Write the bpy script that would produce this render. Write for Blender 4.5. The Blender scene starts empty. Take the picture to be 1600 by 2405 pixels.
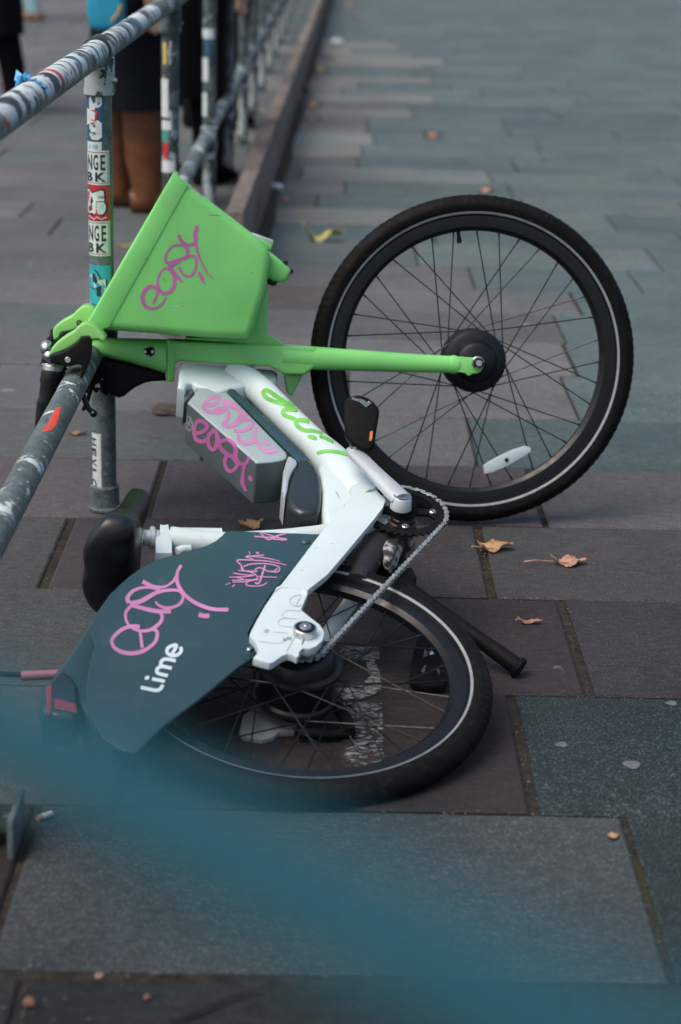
import bpy, bmesh, math, random
from mathutils import Vector, Matrix
from mathutils.bvhtree import BVHTree
random.seed(7)
scn = bpy.context.scene
COL = scn.collection

# ------------------------------------------------------------------ camera, sky, sun
F, CX, CY = 4600.0, 800.0, 1202.5          # focal length and centre in photograph pixels
CAM_H = 1.25
def camera_axes(vp=(800, -270), rho=.022):
    d = Vector((vp[0]-CX, -(vp[1]-CY), -F)).normalized()
    u = Vector((math.sin(rho), math.cos(rho), 0)); u = (u - d*u.dot(d)).normalized()
    x = d.cross(u)
    return Matrix((x, d, u))                # rows: world axes in camera space
W = camera_axes()
CAM = Vector((0, 0, CAM_H))
cd = bpy.data.cameras.new('camera')
cd.sensor_fit = 'VERTICAL'; cd.sensor_height = 36; cd.sensor_width = 24
cd.lens = F/2405*36; cd.clip_start = .05; cd.clip_end = 3000
cd.dof.use_dof = True; cd.dof.focus_distance = 3.45; cd.dof.aperture_fstop = 3.7
cam = bpy.data.objects.new('camera', cd); COL.objects.link(cam)
cam.matrix_world = Matrix.Translation(CAM) @ W.to_4x4()
scn.camera = cam

SUN_EL, SUN_AZ = math.radians(58), math.radians(-125)   # azimuth from +Y towards +X
world = bpy.data.worlds.new('World'); scn.world = world; world.use_nodes = True
nt = world.node_tree; bg = nt.nodes['Background']
sky = nt.nodes.new('ShaderNodeTexSky'); sky.sky_type = 'NISHITA'; sky.sun_disc = False
sky.sun_elevation = SUN_EL; sky.sun_rotation = SUN_AZ
sky.air_density = 1.0; sky.dust_density = 5.0; sky.ozone_density = 1.0
nt.links.new(sky.outputs[0], bg.inputs[0]); bg.inputs[1].default_value = .13
sd = bpy.data.lights.new('sun', 'SUN'); sd.energy = 1.0; sd.angle = math.radians(40); sd.color = (1, .95, .88)
sun = bpy.data.objects.new('sun', sd); COL.objects.link(sun)
sdir = Vector((math.sin(SUN_AZ)*math.cos(SUN_EL), math.cos(SUN_AZ)*math.cos(SUN_EL), math.sin(SUN_EL)))
sun.rotation_euler = sdir.to_track_quat('Z', 'Y').to_euler(); sun.location = (0, 0, 8)
scn.view_settings.view_transform = 'Standard'; scn.view_settings.look = 'None'
scn.view_settings.exposure = 0.70; scn.view_settings.gamma = 1
scn.render.engine = 'CYCLES'; scn.cycles.use_denoising = True
scn.cycles.max_bounces = 6

# ------------------------------------------------------------------ geometry of the view
def ray(px, py): return W @ Vector((px-CX, -(py-CY), -F))
class Plane:
    def __init__(s, c, n): s.c, s.n = c, n
    def __call__(s, px, py, d=0.):
        r = ray(px, py); return CAM + r*(((s.c-CAM).dot(s.n)+d)/r.dot(s.n))
def ground(px, py, z=0.):
    r = ray(px, py); return CAM + r*((z-CAM_H)/r.z)
def atY(px, py, Y):
    r = ray(px, py); return CAM + r*(Y/r.y)
def camv(x, y, z): return W @ Vector((x, y, z))
def T(ox, oy, s, pts): return [(ox+p[0]/s, oy+p[1]/s) + tuple(p[2:]) for p in pts]

nA = camv(.08, -.15, .985).normalized()                 # front wheel axis, towards its right-hand side
cA = CAM + camv(.271, .307, -3.972) - nA*.018
nB = camv(.105, .84, .533).normalized()                 # rear wheel axis
cB = CAM + camv(-.063, -.233, -3.007) - nB*.020
nF = camv(.10, .866, .49).normalized()                  # frame plane, holds the steering axis
A, B, FR = Plane(cA, nA), Plane(cB, nB), Plane(cB, nF)
aS = nA.cross(nF).normalized()                          # steering axis, pointing up the bicycle (left in the photograph)
eF = aS.cross(nF).normalized()
uF = (aS*math.cos(.35)+eF*math.sin(.35)).normalized(); fF = (eF*math.cos(.35)-aS*math.sin(.35)).normalized()

# ------------------------------------------------------------------ materials
def lin(r, g, b):
    f = lambda c: (c/255/12.92) if c/255 <= .04045 else ((c/255+.055)/1.055)**2.4
    return (f(r), f(g), f(b))
class NT:
    def __init__(s, name):
        s.m = bpy.data.materials.new(name); s.m.use_nodes = True
        s.t = s.m.node_tree; s.p = s.t.nodes['Principled BSDF']; s.out = s.t.nodes['Material Output']
        s.tc = s.t.nodes.new('ShaderNodeTexCoord')
    def n(s, k, **kw):
        x = s.t.nodes.new(k)
        for a, v in kw.items():
            if a.startswith('i_'): x.inputs[a[2:].replace('_', ' ')].default_value = v
            else: setattr(x, a, v)
        return x
    def l(s, a, b): s.t.links.new(a, b)
    def noise(s, scale, detail=4, rough=.55, vec=None, stretch=None, dist=0.):
        x = s.n('ShaderNodeTexNoise'); x.inputs['Scale'].default_value = scale
        x.inputs['Detail'].default_value = detail; x.inputs['Roughness'].default_value = rough
        x.inputs['Distortion'].default_value = dist
        v = vec or s.tc.outputs['Object']
        if stretch:
            mp = s.n('ShaderNodeMapping'); s.l(v, mp.inputs[0]); mp.inputs['Scale'].default_value = stretch; v = mp.outputs[0]
        s.l(v, x.inputs['Vector']); return x.outputs['Fac']
    def ramp(s, fac, a, b, lo=0., hi=1.):
        x = s.n('ShaderNodeMapRange'); x.inputs['From Min'].default_value = a; x.inputs['From Max'].default_value = b
        x.inputs['To Min'].default_value = lo; x.inputs['To Max'].default_value = hi; x.clamp = True
        s.l(fac, x.inputs['Value']); return x.outputs['Result']
    def mix(s, fac, a, b, mode='MIX'):
        x = s.n('ShaderNodeMix', data_type='RGBA', blend_type=mode)
        for k, v in (('Factor', fac), ('A', a), ('B', b)):
            i = [q for q in x.inputs if q.name == k and (q.type == 'RGBA' or k == 'Factor')][0]
            if isinstance(v, (tuple, list)): i.default_value = tuple(v)+(1,)*(4-len(v))
            elif isinstance(v, (int, float)): i.default_value = v
            else: s.l(v, i)
        return [o for o in x.outputs if o.type == 'RGBA'][0]
    def math(s, op, a, b=None):
        x = s.n('ShaderNodeMath', operation=op)
        for i, v in enumerate((a, b)):
            if v is None: continue
            if isinstance(v, (int, float)): x.inputs[i].default_value = v
            else: s.l(v, x.inputs[i])
        return x.outputs[0]
    def bump(s, h, strength, dist=.002):
        x = s.n('ShaderNodeBump'); x.inputs['Strength'].default_value = strength; x.inputs['Distance'].default_value = dist
        s.l(h, x.inputs['Height']); s.l(x.outputs[0], s.p.inputs['Normal'])
    def set(s, col=None, rough=None, metal=0., spec=.5, coat=0.):
        P = s.p.inputs
        for k, v in (('Base Color', col), ('Roughness', rough), ('Metallic', metal), ('Specular IOR Level', spec), ('Coat Weight', coat)):
            if v is None: continue
            if isinstance(v, tuple): P[k].default_value = tuple(v)+(1,)*(4-len(v))
            elif isinstance(v, (int, float)): P[k].default_value = v
            else: s.l(v, P[k])
def mat(name, col, rough=.5, metal=0., var=.12, vs=9, dirt=None, dl=(.58, .7), ds=30, dstretch=None, bump=0., bs=250, spec=.5, coat=0., rv=.12):
    m = NT(name)
    c = m.mix(m.ramp(m.noise(vs), .3, .7), tuple(x*(1-var) for x in col), tuple(min(1, x*(1+var)) for x in col))
    if dirt: c = m.mix(m.ramp(m.noise(ds, 8, .65, stretch=dstretch), dl[0], dl[1]), c, dirt)
    r = m.ramp(m.noise(vs*3, 5), .3, .7, max(.02, rough-rv), min(1, rough+rv))
    m.set(c, r, metal, spec, coat)
    if bump: m.bump(m.noise(bs, 3), bump)
    return m.m
M = {}
M['green'] = mat('lime_green_paint', (.172, .535, .140), .42, 0, .10, 7, (.13, .22, .10), (.66, .78), 60, (1, 1, 1), .08, 400)
M['lightgreen'] = mat('pale_green_plastic', (.20, .50, .125), .45, 0, .08, 9, (.3, .5, .2), (.62, .8), 50)
M['white'] = mat('white_frame_paint', (.53, .62, .625), .4, 0, .06, 6, (.14, .125, .115), (.645, .74), 38, (1, 1, 1), .05, 300)
M['dirtywhite'] = mat('grimy_white_metal', (.30, .31, .30), .6, 0, .2, 14, (.022, .015, .011), (.42, .52), 34, (1, 1, 1), .3, 120)
M['black'] = mat('matte_black_plastic', (.005, .005, .005), .6, 0, .2, 20, bump=.15, bs=500, spec=.12)
M['gloss'] = mat('black_satin_metal', (.004, .005, .006), .36, 0, .2, 20, spec=.32)
M['panel'] = mat('dark_slate_plastic', (.018, .053, .064), .40, 0, .10, 5, (.05, .09, .10), (.60, .85), 22, (1, 1, 1), .12, 600, spec=.6)
M['vinyl'] = mat('black_vinyl', (.006, .008, .009), .32, 0, .15, 14, bump=.12, bs=350, spec=.5)
M['steel'] = mat('bright_steel', (.55, .56, .56), .28, 1., .12, 30, (.12, .09, .07), (.62, .75), 90)
M['alloy'] = mat('brushed_alloy', (.46, .50, .51), .40, .35, .08, 12, (.16, .15, .14), (.66, .76), 50)
M['chain'] = mat('chain_steel', (.33, .355, .35), .38, .55, .2, 60, (.02, .017, .014), (.52, .66), 160)
M['battery'] = mat('silver_grey_shell', (.34, .41, .42), .42, .2, .05, 6, (.14, .16, .16), (.68, .8), 40)
M['darkgrey'] = mat('dark_grey_shell', (.07, .085, .088), .5, 0, .08, 9)
M['reflectstrip'] = mat('pale_reflective_strip', (.20, .235, .25), .5, 0, .10, 40, (.12, .12, .12), (.55, .75), 60)
M['pink'] = mat('pink_paint_marker', (.42, .11, .31), .5, 0, .14, 14)
M['palepink'] = mat('pale_pink_marker', (.46, .19, .36), .45, 0, .2, 12)
M['whiteprint'] = mat('white_print', (.52, .62, .65), .5, 0, .03, 9)
M['greenprint'] = mat('green_print', (.15, .46, .08), .45, 0, .3, 22)
M['amber'] = mat('amber_reflector', (.55, .17, .03), .25, 0, .1, 50)
M['redlens'] = mat('red_lens', (.30, .03, .05), .25, 0, .1, 30)
M['tan'] = mat('yellow_tan_leaf', (.40, .24, .11), .7, 0, .3, 30, (.16, .08, .035), (.52, .68), 45)
M['brownleaf'] = mat('brown_leaf', (.20, .10, .055), .7, 0, .3, 30, (.06, .03, .02), (.5, .66), 40)
M['yellowleaf'] = mat('yellow_green_leaf', (.36, .33, .10), .7, 0, .3, 30, (.14, .11, .04), (.54, .68), 45)
M['pinkleaf'] = mat('pinkish_tan_leaf', (.38, .20, .14), .7, 0, .3, 30, (.15, .07, .05), (.54, .7), 45)
M['litter'] = mat('white_litter', (.55, .60, .62), .6, 0, .15, 40)
M['grit'] = mat('grip_tape', (.10, .13, .14), .7, 0, .6, 300, (.3, .36, .38), (.6, .66), 160, None, .6, 400)
def clearmat():
    m = NT('clear_reflector_plastic'); m.set((.62, .72, .75), .2, 0., .6)
    m.p.inputs['Transmission Weight'].default_value = .35; m.p.inputs['IOR'].default_value = 1.4
    m.bump(m.noise(260, 2), .5); return m.m
M['clear'] = clearmat()
def tyremat():
    m = NT('worn_tyre_rubber')
    c = m.mix(m.ramp(m.noise(22, 6), .35, .7), (.0035, .0035, .0035), (.006, .006, .006))
    c = m.mix(m.ramp(m.noise(70, 6, .7), .56, .72), c, (.020, .017, .015))
    m.set(c, m.ramp(m.noise(30), .3, .7, .52, .75), 0., .10); m.bump(m.noise(420, 3), .25); return m.m
M['tyre'] = tyremat()
def railmat(name, seed, amount, damt=None):
    damt = amount if damt is None else damt
    m = NT(name)
    base = m.mix(m.ramp(m.noise(30, 6, .65), .3, .7), (.04, .056, .058), (.12, .15, .152))
    base = m.mix(m.ramp(m.noise(160, 4, .7), .55, .63), base, (.15, .18, .18))
    sep = m.n('ShaderNodeSeparateXYZ'); m.l(m.tc.outputs['Normal'], sep.inputs[0])
    mp = m.n('ShaderNodeMapping'); m.l(m.tc.outputs['Object'], mp.inputs[0]); mp.inputs['Location'].default_value = (seed, seed*2, 0)
    v = mp.outputs[0]
    up = m.ramp(sep.outputs['Z'], -.45, .25)
    clus = m.noise(4, 2, .5, v, (1, 1.6, 1), .3)
    dark = m.math('MULTIPLY', m.ramp(m.math('ADD', m.noise(15, 3, .6, v, (1.3, .9, 1.3), .5), m.math('MULTIPLY', clus, .5)), .70-damt, .72-damt), up)
    c = m.mix(dark, base, (.018, .024, .027))
    blue = m.ramp(m.noise(7, 2, .5, v, (1, 1.3, 1)), .61, .63)
    wcol = m.mix(blue, (.46, .52, .52), (.03, .16, .23))
    red = m.ramp(m.noise(5, 2, .5, v, (1, 1.9, 1)), .69, .70)
    wcol = m.mix(red, wcol, (.40, .06, .05))
    wht = m.math('MULTIPLY', m.ramp(m.math('ADD', m.noise(9, 5, .66, v, (1.2, 1.9, 1.2), .9), m.math('MULTIPLY', clus, .45)), .765-amount, .775-amount), up)
    c = m.mix(wht, c, wcol)
    rough = m.mix(wht, (.5,)*3, (.75,)*3)
    m.set(c, None, 0., .15); m.l(rough, m.p.inputs['Roughness'])
    m.bump(m.math('ADD', m.math('MULTIPLY', wht, .7), m.noise(200, 3)), .35, .001); return m.m
M['rail'] = railmat('galvanised_rail_with_sticker_scraps', 0., .055, .0)
M['lowrail'] = railmat('galvanised_rail_mottled', 5.3, -.045, -.5)
M['post'] = railmat('galvanised_post', 9.1, -.30)
M['farpost'] = railmat('galvanised_post_stickered', 3.7, -.02)

# ------------------------------------------------------------------ mesh builder
def spline(pts, step):
    """Catmull-Rom through tuples, resampled about every `step`"""
    P = [Vector(p) for p in pts]; out = []
    if len(P) < 3:
        n = max(2, int((P[1]-P[0]).length/step)+1)
        return [P[0].lerp(P[1], i/(n-1)) for i in range(n)]
    for i in range(len(P)-1):
        p0, p1, p2, p3 = P[max(i-1, 0)], P[i], P[i+1], P[min(i+2, len(P)-1)]
        n = max(1, int((p2-p1).length/step))
        for k in range(n):
            t = k/n
            out.append(.5*((2*p1)+(p2-p0)*t+(2*p0-5*p1+4*p2-p3)*t*t+(3*p1-p0-3*p2+p3)*t**3))
    out.append(P[-1]); return out
REG = {}
class MB:
    def __init__(s): s.bm = bmesh.new()
    def merge(s, b2, mi=0):
        for f in b2.faces: f.material_index = mi
        me = bpy.data.meshes.new('t'); b2.to_mesh(me); b2.free(); s.bm.from_mesh(me); bpy.data.meshes.remove(me); return s
    def raw(s, vs, fs, mi=0, recalc=True):
        b = bmesh.new(); V = [b.verts.new(v) for v in vs]
        for f in fs:
            try: b.faces.new([V[i] for i in f])
            except ValueError: pass
        if recalc: bmesh.ops.recalc_face_normals(b, faces=b.faces)
        return s.merge(b, mi)
    def prism(s, pts, vec, bev=.003, seg=2, mi=0, allbev=False):
        b = bmesh.new(); n = len(pts)
        vec = vec if isinstance(vec, list) else [vec]*n
        f = [b.verts.new(p) for p in pts]; k = [b.verts.new(p+v) for p, v in zip(pts, vec)]
        b.faces.new(f); b.faces.new(k[::-1])
        for i in range(n): b.faces.new((f[i], k[i], k[(i+1) % n], f[(i+1) % n]))
        bmesh.ops.recalc_face_normals(b, faces=b.faces)
        if bev:
            S = set(f); K = set(k)
            E = [e for e in b.edges if allbev or ((e.verts[0] in S) == (e.verts[1] in S))]
            bmesh.ops.bevel(b, geom=E, offset=bev, segments=seg, profile=.5, affect='EDGES', clamp_overlap=True)
        bmesh.ops.triangulate(b, faces=[q for q in b.faces if len(q.verts) > 4])
        return s.merge(b, mi)
    def box(s, c, ex, ey, ez, bev=.002, seg=2, mi=0):
        pts = [c-ex-ey-ez, c+ex-ey-ez, c+ex+ey-ez, c-ex+ey-ez]
        return s.prism(pts, ez*2, bev, seg, mi, True)
    def loft(s, rings, mi=0, cap=True, closed=False):
        n = len(rings[0]); vs = [v for r in rings for v in r]; fs = []
        m = len(rings)
        for i in range(m if closed else m-1):
            j = (i+1) % m
            for k in range(n): fs.append((i*n+k, i*n+(k+1) % n, j*n+(k+1) % n, j*n+k))
        if cap and not closed: fs += [tuple(range(n))[::-1], tuple(range((m-1)*n, m*n))]
        return s.raw(vs, fs, mi)
    def tube(s, path, r, n=12, mi=0, cap=True, flat=None, closed=False):
        """flat=(axis vector, factor): section squashed along that axis"""
        P = [Vector(p) for p in path]; m = len(P)
        R = r if isinstance(r, (list, tuple)) else [r]*m
        rings = []; up = None
        for i in range(m):
            t = ((P[(i+1) % m]-P[i-1]) if closed else (P[min(i+1, m-1)]-P[max(i-1, 0)])).normalized()
            if flat: up = flat[0]-t*flat[0].dot(t)
            elif up is None: up = t.orthogonal()
            else: up = up-t*up.dot(t)
            up = up.normalized(); sd = t.cross(up); q = flat[1] if flat else 1
            rings.append([P[i]+(up*math.sin(2*math.pi*k/n)*q+sd*math.cos(2*math.pi*k/n))*R[i] for k in range(n)])
        return s.loft(rings, mi, cap, closed)
    def cyl(s, p0, p1, r, n=20, mi=0, bev=0., r1=None):
        ax = (p1-p0); h = ax.length; ax = ax/h; r1 = r if r1 is None else r1
        pr = [(r-bev, 0), (r, bev), (r1, h-bev), (r1-bev, h)] if bev else [(r, 0), (r1, h)]
        return s.lathe(p0, ax, pr, n, mi, caps=True)
    def lathe(s, o, ax, prof, n=48, mi=0, caps=False, closed=False, fn=None):
        u = ax.orthogonal().normalized(); v = ax.cross(u); rings = []
        for j, (r, h) in enumerate(prof):
            ring = []
            for k in range(n):
                a = 2*math.pi*k/n; rr = r+(fn(a, j) if fn else 0)
                ring.append(o+ax*h+(u*math.cos(a)+v*math.sin(a))*rr)
            rings.append(ring)
        return s.loft(rings, mi, caps, closed)
    def ball(s, c, r, ex=None, n=16, mi=0):
        ex = ex or (Vector((1, 0, 0)), Vector((0, 1, 0)), Vector((0, 0, 1)))
        rr = r if isinstance(r, (tuple, list)) else (r,)*3
        b = bmesh.new(); bmesh.ops.create_uvsphere(b, u_segments=n, v_segments=max(6, n//2), radius=1)
        for v in b.verts: v.co = c+ex[0]*v.co.x*rr[0]+ex[1]*v.co.y*rr[1]+ex[2]*v.co.z*rr[2]
        return s.merge(b, mi)
    def build(s, name, mats, parent=None, root=None, angle=38, flat=False):
        me = bpy.data.meshes.new(name)
        REG.setdefault(name, []).append(BVHTree.FromBMesh(s.bm))
        bmesh.ops.translate(s.bm, verts=s.bm.verts, vec=-(root or Vector()))
        s.bm.to_mesh(me); s.bm.free()
        for x in (mats if isinstance(mats, (list, tuple)) else [mats]): me.materials.append(M[x] if isinstance(x, str) else x)
        if not flat:
            me.polygons.foreach_set('use_smooth', [True]*len(me.polygons)); me.set_sharp_from_angle(angle=math.radians(angle))
        o = bpy.data.objects.new(name, me); COL.objects.link(o)
        if parent: o.parent = parent
        elif root: o.location = root
        return o
def tag(o, label=None, cat=None, group=None, kind=None):
    for k, v in (('label', label), ('category', cat), ('group', group), ('kind', kind)):
        if v: o[k] = v
    return o
def thing(name, loc, label, cat, group=None):
    o = bpy.data.objects.new(name, None); COL.objects.link(o); o.location = loc; o.empty_display_size = .05
    return tag(o, label, cat, group)

# marks that lie on a built surface (paint, print): found by casting onto the built meshes
def cast(px, py, tg, off):
    r = ray(px, py).normalized(); best = None
    for t in tg:
        h = t.ray_cast(CAM, r)
        if h[0] is not None and (best is None or h[3] < best[3]): best = h
    if best is None: return None
    n = best[1] if best[1].dot(r) < 0 else -best[1]
    return best[0]+n*off
def ribbon(mb, pts, w, tg, off=.0006, step=2., mi=0, rnd=True, cross=3):
    S = spline([p[:2] for p in pts], step)
    L = [0]
    for i in range(1, len(S)): L.append(L[-1]+(S[i]-S[i-1]).length)
    tot = L[-1]
    def width(l):
        if not isinstance(w, (list, tuple)): return w
        x = l/tot*(len(w)-1); i = min(int(x), len(w)-2); return w[i]+(w[i+1]-w[i])*(x-i)
    seq = []
    for i, p in enumerate(S):
        t = (S[min(i+1, len(S)-1)]-S[max(i-1, 0)]); t = t.normalized() if t.length else Vector((1, 0))
        seq.append((p, t, width(L[i])/2))
    if rnd:
        p, t, h = seq[0]; q, u, k = seq[-1]
        seq = [(p-t*h*c, t, h*math.sqrt(max(0, 1-c*c))+.05) for c in (1, .9, .65, .35)]+seq+[(q+u*k*c, u, k*math.sqrt(max(0, 1-c*c))+.05) for c in (.35, .65, .9, 1)]
    prev = None; vs = []; fs = []
    for i, (p, t, h) in enumerate(seq):
        nrm = Vector((-t.y, t.x)); row = []
        for c in range(cross):
            q = p+nrm*h*(2*c/(cross-1)-1); v = cast(q.x, q.y, tg, off+i*3e-6)
            if v is None: row = None; break
            row.append(v)
        if row:
            k = len(vs); vs += row
            if prev is not None:
                for c in range(cross-1): fs.append((prev+c, prev+c+1, k+c+1, k+c))
            prev = k
        else: prev = None
    if fs: mb.raw(vs, fs, mi, False)
def patch(mb, pts, tg, off=.0005, mi=0, cuts=2):
    b = bmesh.new(); f = b.faces.new([b.verts.new((p[0], p[1], 0)) for p in pts])
    bmesh.ops.triangulate(b, faces=b.faces[:])
    for _ in range(cuts): bmesh.ops.subdivide_edges(b, edges=b.edges[:], cuts=1, use_grid_fill=True)
    bad = []
    for v in b.verts:
        q = cast(v.co.x, v.co.y, tg, off)
        if q is None: bad.append(v)
        else: v.co = q
    bmesh.ops.delete(b, geom=bad, context='VERTS'); mb.merge(b, mi)
def text_polys(s, bold=.0):
    cu = bpy.data.curves.new('t', 'FONT'); cu.body = s; cu.size = 1; cu.offset = bold; cu.resolution_u = 4
    o = bpy.data.objects.new('t', cu); COL.objects.link(o)
    dg = bpy.context.evaluated_depsgraph_get(); me = o.evaluated_get(dg).to_mesh()
    b = bmesh.new(); b.from_mesh(me); o.evaluated_get(dg).to_mesh_clear()
    bpy.data.objects.remove(o); bpy.data.curves.remove(cu)
    return b
LIME = [[(0, 1.48), (0, .5), (.04, .2), (.2, .04), (.42, 0), (.62, 0)],
        [(.98, 1.0), (.98, 0)], [(1.55, 0), (1.55, .6), (1.66, .9), (1.95, 1.0), (2.2, .88), (2.28, .6), (2.28, 0)],
        [(2.28, .6), (2.4, .9), (2.68, 1.0), (2.94, .88), (3.02, .6), (3.02, 0)],
        [(3.42, .52), (4.38, .52), (4.32, .82), (4.1, 1.0), (3.88, 1.03), (3.6, .92), (3.42, .6), (3.42, .4), (3.56, .12), (3.86, -.02), (4.14, .04), (4.34, .2)]]
def wordmark(mb, O, xv, yv, w, tg, off, mi=0):
    mp = lambda p: (O[0]+xv[0]*p[0]+yv[0]*p[1], O[1]+xv[1]*p[0]+yv[1]*p[1])
    for k, st in enumerate(LIME): ribbon(mb, [mp(p) for p in st], w, tg, off+k*4e-5, 1.2, mi, False)
    d = mp((.98, 1.4)); a = math.hypot(*xv)
    patch(mb, [(d[0]+(xv[0]*math.cos(t)*.2+yv[0]*math.sin(t)*.17), d[1]+(xv[1]*math.cos(t)*.2+yv[1]*math.sin(t)*.17)) for t in [i*math.pi/9 for i in range(18)]], tg, off, mi, 0)
# ------------------------------------------------------------------ pavement
def pavement_mat():
    m = NT('york_stone_slabs')
    at = m.n('ShaderNodeAttribute', attribute_name='tone')
    c = m.mix(m.ramp(m.noise(2.2, 5, .6), .3, .7), m.mix(1., at.outputs['Color'], (.80, .80, .82), 'MULTIPLY'), m.mix(1., at.outputs['Color'], (1.18, 1.17, 1.15), 'MULTIPLY'))
    tint = m.mix(m.ramp(m.noise(3.1, 3, .5, None, (1, 1, 1)), .52, .68), c, m.mix(1., c, (.86, 1., 1.03), 'MULTIPLY'))
    c = m.mix(m.ramp(m.noise(34, 6, .7, None, (1, 2.2, 1)), .40, .68), m.mix(1., tint, (.80, .79, .78), 'MULTIPLY'), m.mix(1., tint, (1.14, 1.14, 1.14), 'MULTIPLY'))
    sp = m.n('ShaderNodeTexVoronoi'); sp.inputs['Scale'].default_value = 210; m.l(m.tc.outputs['Object'], sp.inputs['Vector'])
    al = at.outputs['Alpha']
    fine = m.noise(300, 2, .7)
    c = m.mix(m.math('MULTIPLY', m.ramp(fine, .57, .66), m.ramp(al, 0, 1, .10, .9)), c, m.mix(1., c, (5.5, 5.5, 5.4), 'MULTIPLY'))
    c = m.mix(m.math('MULTIPLY', m.ramp(fine, .44, .34), m.ramp(al, 0, 1, .15, .85)), c, m.mix(1., c, (.32, .32, .32), 'MULTIPLY'))
    c = m.mix(m.ramp(m.noise(5.5, 7, .72), .63, .74), c, m.mix(1., c, (.55, .53, .50), 'MULTIPLY'))
    gum = m.n('ShaderNodeTexVoronoi'); gum.inputs['Scale'].default_value = 1.9; gum.inputs['Randomness'].default_value = 1.
    m.l(m.tc.outputs['Object'], gum.inputs['Vector'])
    g = m.ramp(m.math('ADD', gum.outputs['Distance'], m.math('MULTIPLY', m.noise(60, 3), .03)), .052, .044)
    c = m.mix(m.math('MULTIPLY', g, .6), c, (.20, .22, .23))
    m.set(c, m.ramp(m.noise(11, 5), .3, .7, .62, .85), 0., .12)
    h = m.math('ADD', m.math('MULTIPLY', m.noise(26, 6, .65, None, (1, 2.4, 1)), 1.2), m.math('MULTIPLY', fine, .35))
    m.bump(h, .5, .004); return m.m
def joint_mat():
    m = NT('sand_and_moss_joints')
    c = m.mix(m.ramp(m.noise(40, 6, .7), .35, .65), (.014, .012, .010), (.045, .039, .034))
    c = m.mix(m.ramp(m.noise(2.4, 4, .6), .53, .62), c, m.mix(m.noise(120, 3), (.022, .024, .009), (.052, .050, .018)))
    m.set(c, .9, 0., .2); m.bump(m.noise(140, 5, .7), .9, .006); return m.m
M['slab'] = pavement_mat(); M['joint'] = joint_mat()
KA = .98                                          # albedo over the tone seen in the photograph
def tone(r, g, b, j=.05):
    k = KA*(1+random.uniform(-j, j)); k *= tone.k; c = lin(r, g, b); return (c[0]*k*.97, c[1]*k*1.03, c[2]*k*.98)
GREY, TEAL, PURP, BROWN, DARK, LITE = (83, 87, 89), (79, 89, 92), (91, 89, 92), (79, 75, 75), (50, 58, 62), (106, 109, 110)
right = [2310, 1913, 1635, 1409, 1240]
yy = [ground(1400, y).y for y in right]
inv = 1/(1240+270)
ys = yy[:]
while ys[-1] < 46: ys.append(ys[-1]+random.choice((.40, .43, .43, .46, .38)))
ys = [ys[0]-.95, ys[0]-.46]+ys
# course index (0 = nearest): joints given as (pixel x, pixel y, width of the joint)
given = {1: [(1342, 2350, .007), (58, 2300, .012)], 2: [(1505, 2050, .010), (20, 2100, .012)], 3: [(1229, 1770, .017)],
         4: [(1352, 1520, .018)], 5: [(1140, 1320, .018), (138, 1290, .020)], 6: [(1276, 1215, .014), (378, 1110, .016)]}
tones = {1: [(64, 63, 65), (56, 57, 59), (56, 64, 67)], 2: [(60, 53, 52), (76, 80, 84), DARK], 3: [(60, 53, 55), DARK], 4: [(68, 61, 64), (66, 63, 68)],
         5: [(78, 76, 79), (76, 71, 74), (79, 76, 79)], 6: [(94, 87, 92), (82, 75, 78), (92, 88, 92)], 7: [(88, 82, 86)]}
tone.k = 1.
pv = bmesh.new(); TL = pv.verts.layers.float_color.new('tone')
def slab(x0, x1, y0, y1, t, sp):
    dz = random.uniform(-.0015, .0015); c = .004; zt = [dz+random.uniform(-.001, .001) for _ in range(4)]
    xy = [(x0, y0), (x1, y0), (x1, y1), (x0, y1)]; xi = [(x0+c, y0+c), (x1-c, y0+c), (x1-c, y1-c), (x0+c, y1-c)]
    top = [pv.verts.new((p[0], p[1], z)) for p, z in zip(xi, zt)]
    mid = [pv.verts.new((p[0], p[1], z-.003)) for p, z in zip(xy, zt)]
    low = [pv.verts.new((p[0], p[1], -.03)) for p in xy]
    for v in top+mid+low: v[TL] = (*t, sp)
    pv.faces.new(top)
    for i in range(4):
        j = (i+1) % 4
        pv.faces.new((mid[i], mid[j], top[j], top[i])); pv.faces.new((low[i], low[j], mid[j], mid[i]))
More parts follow.
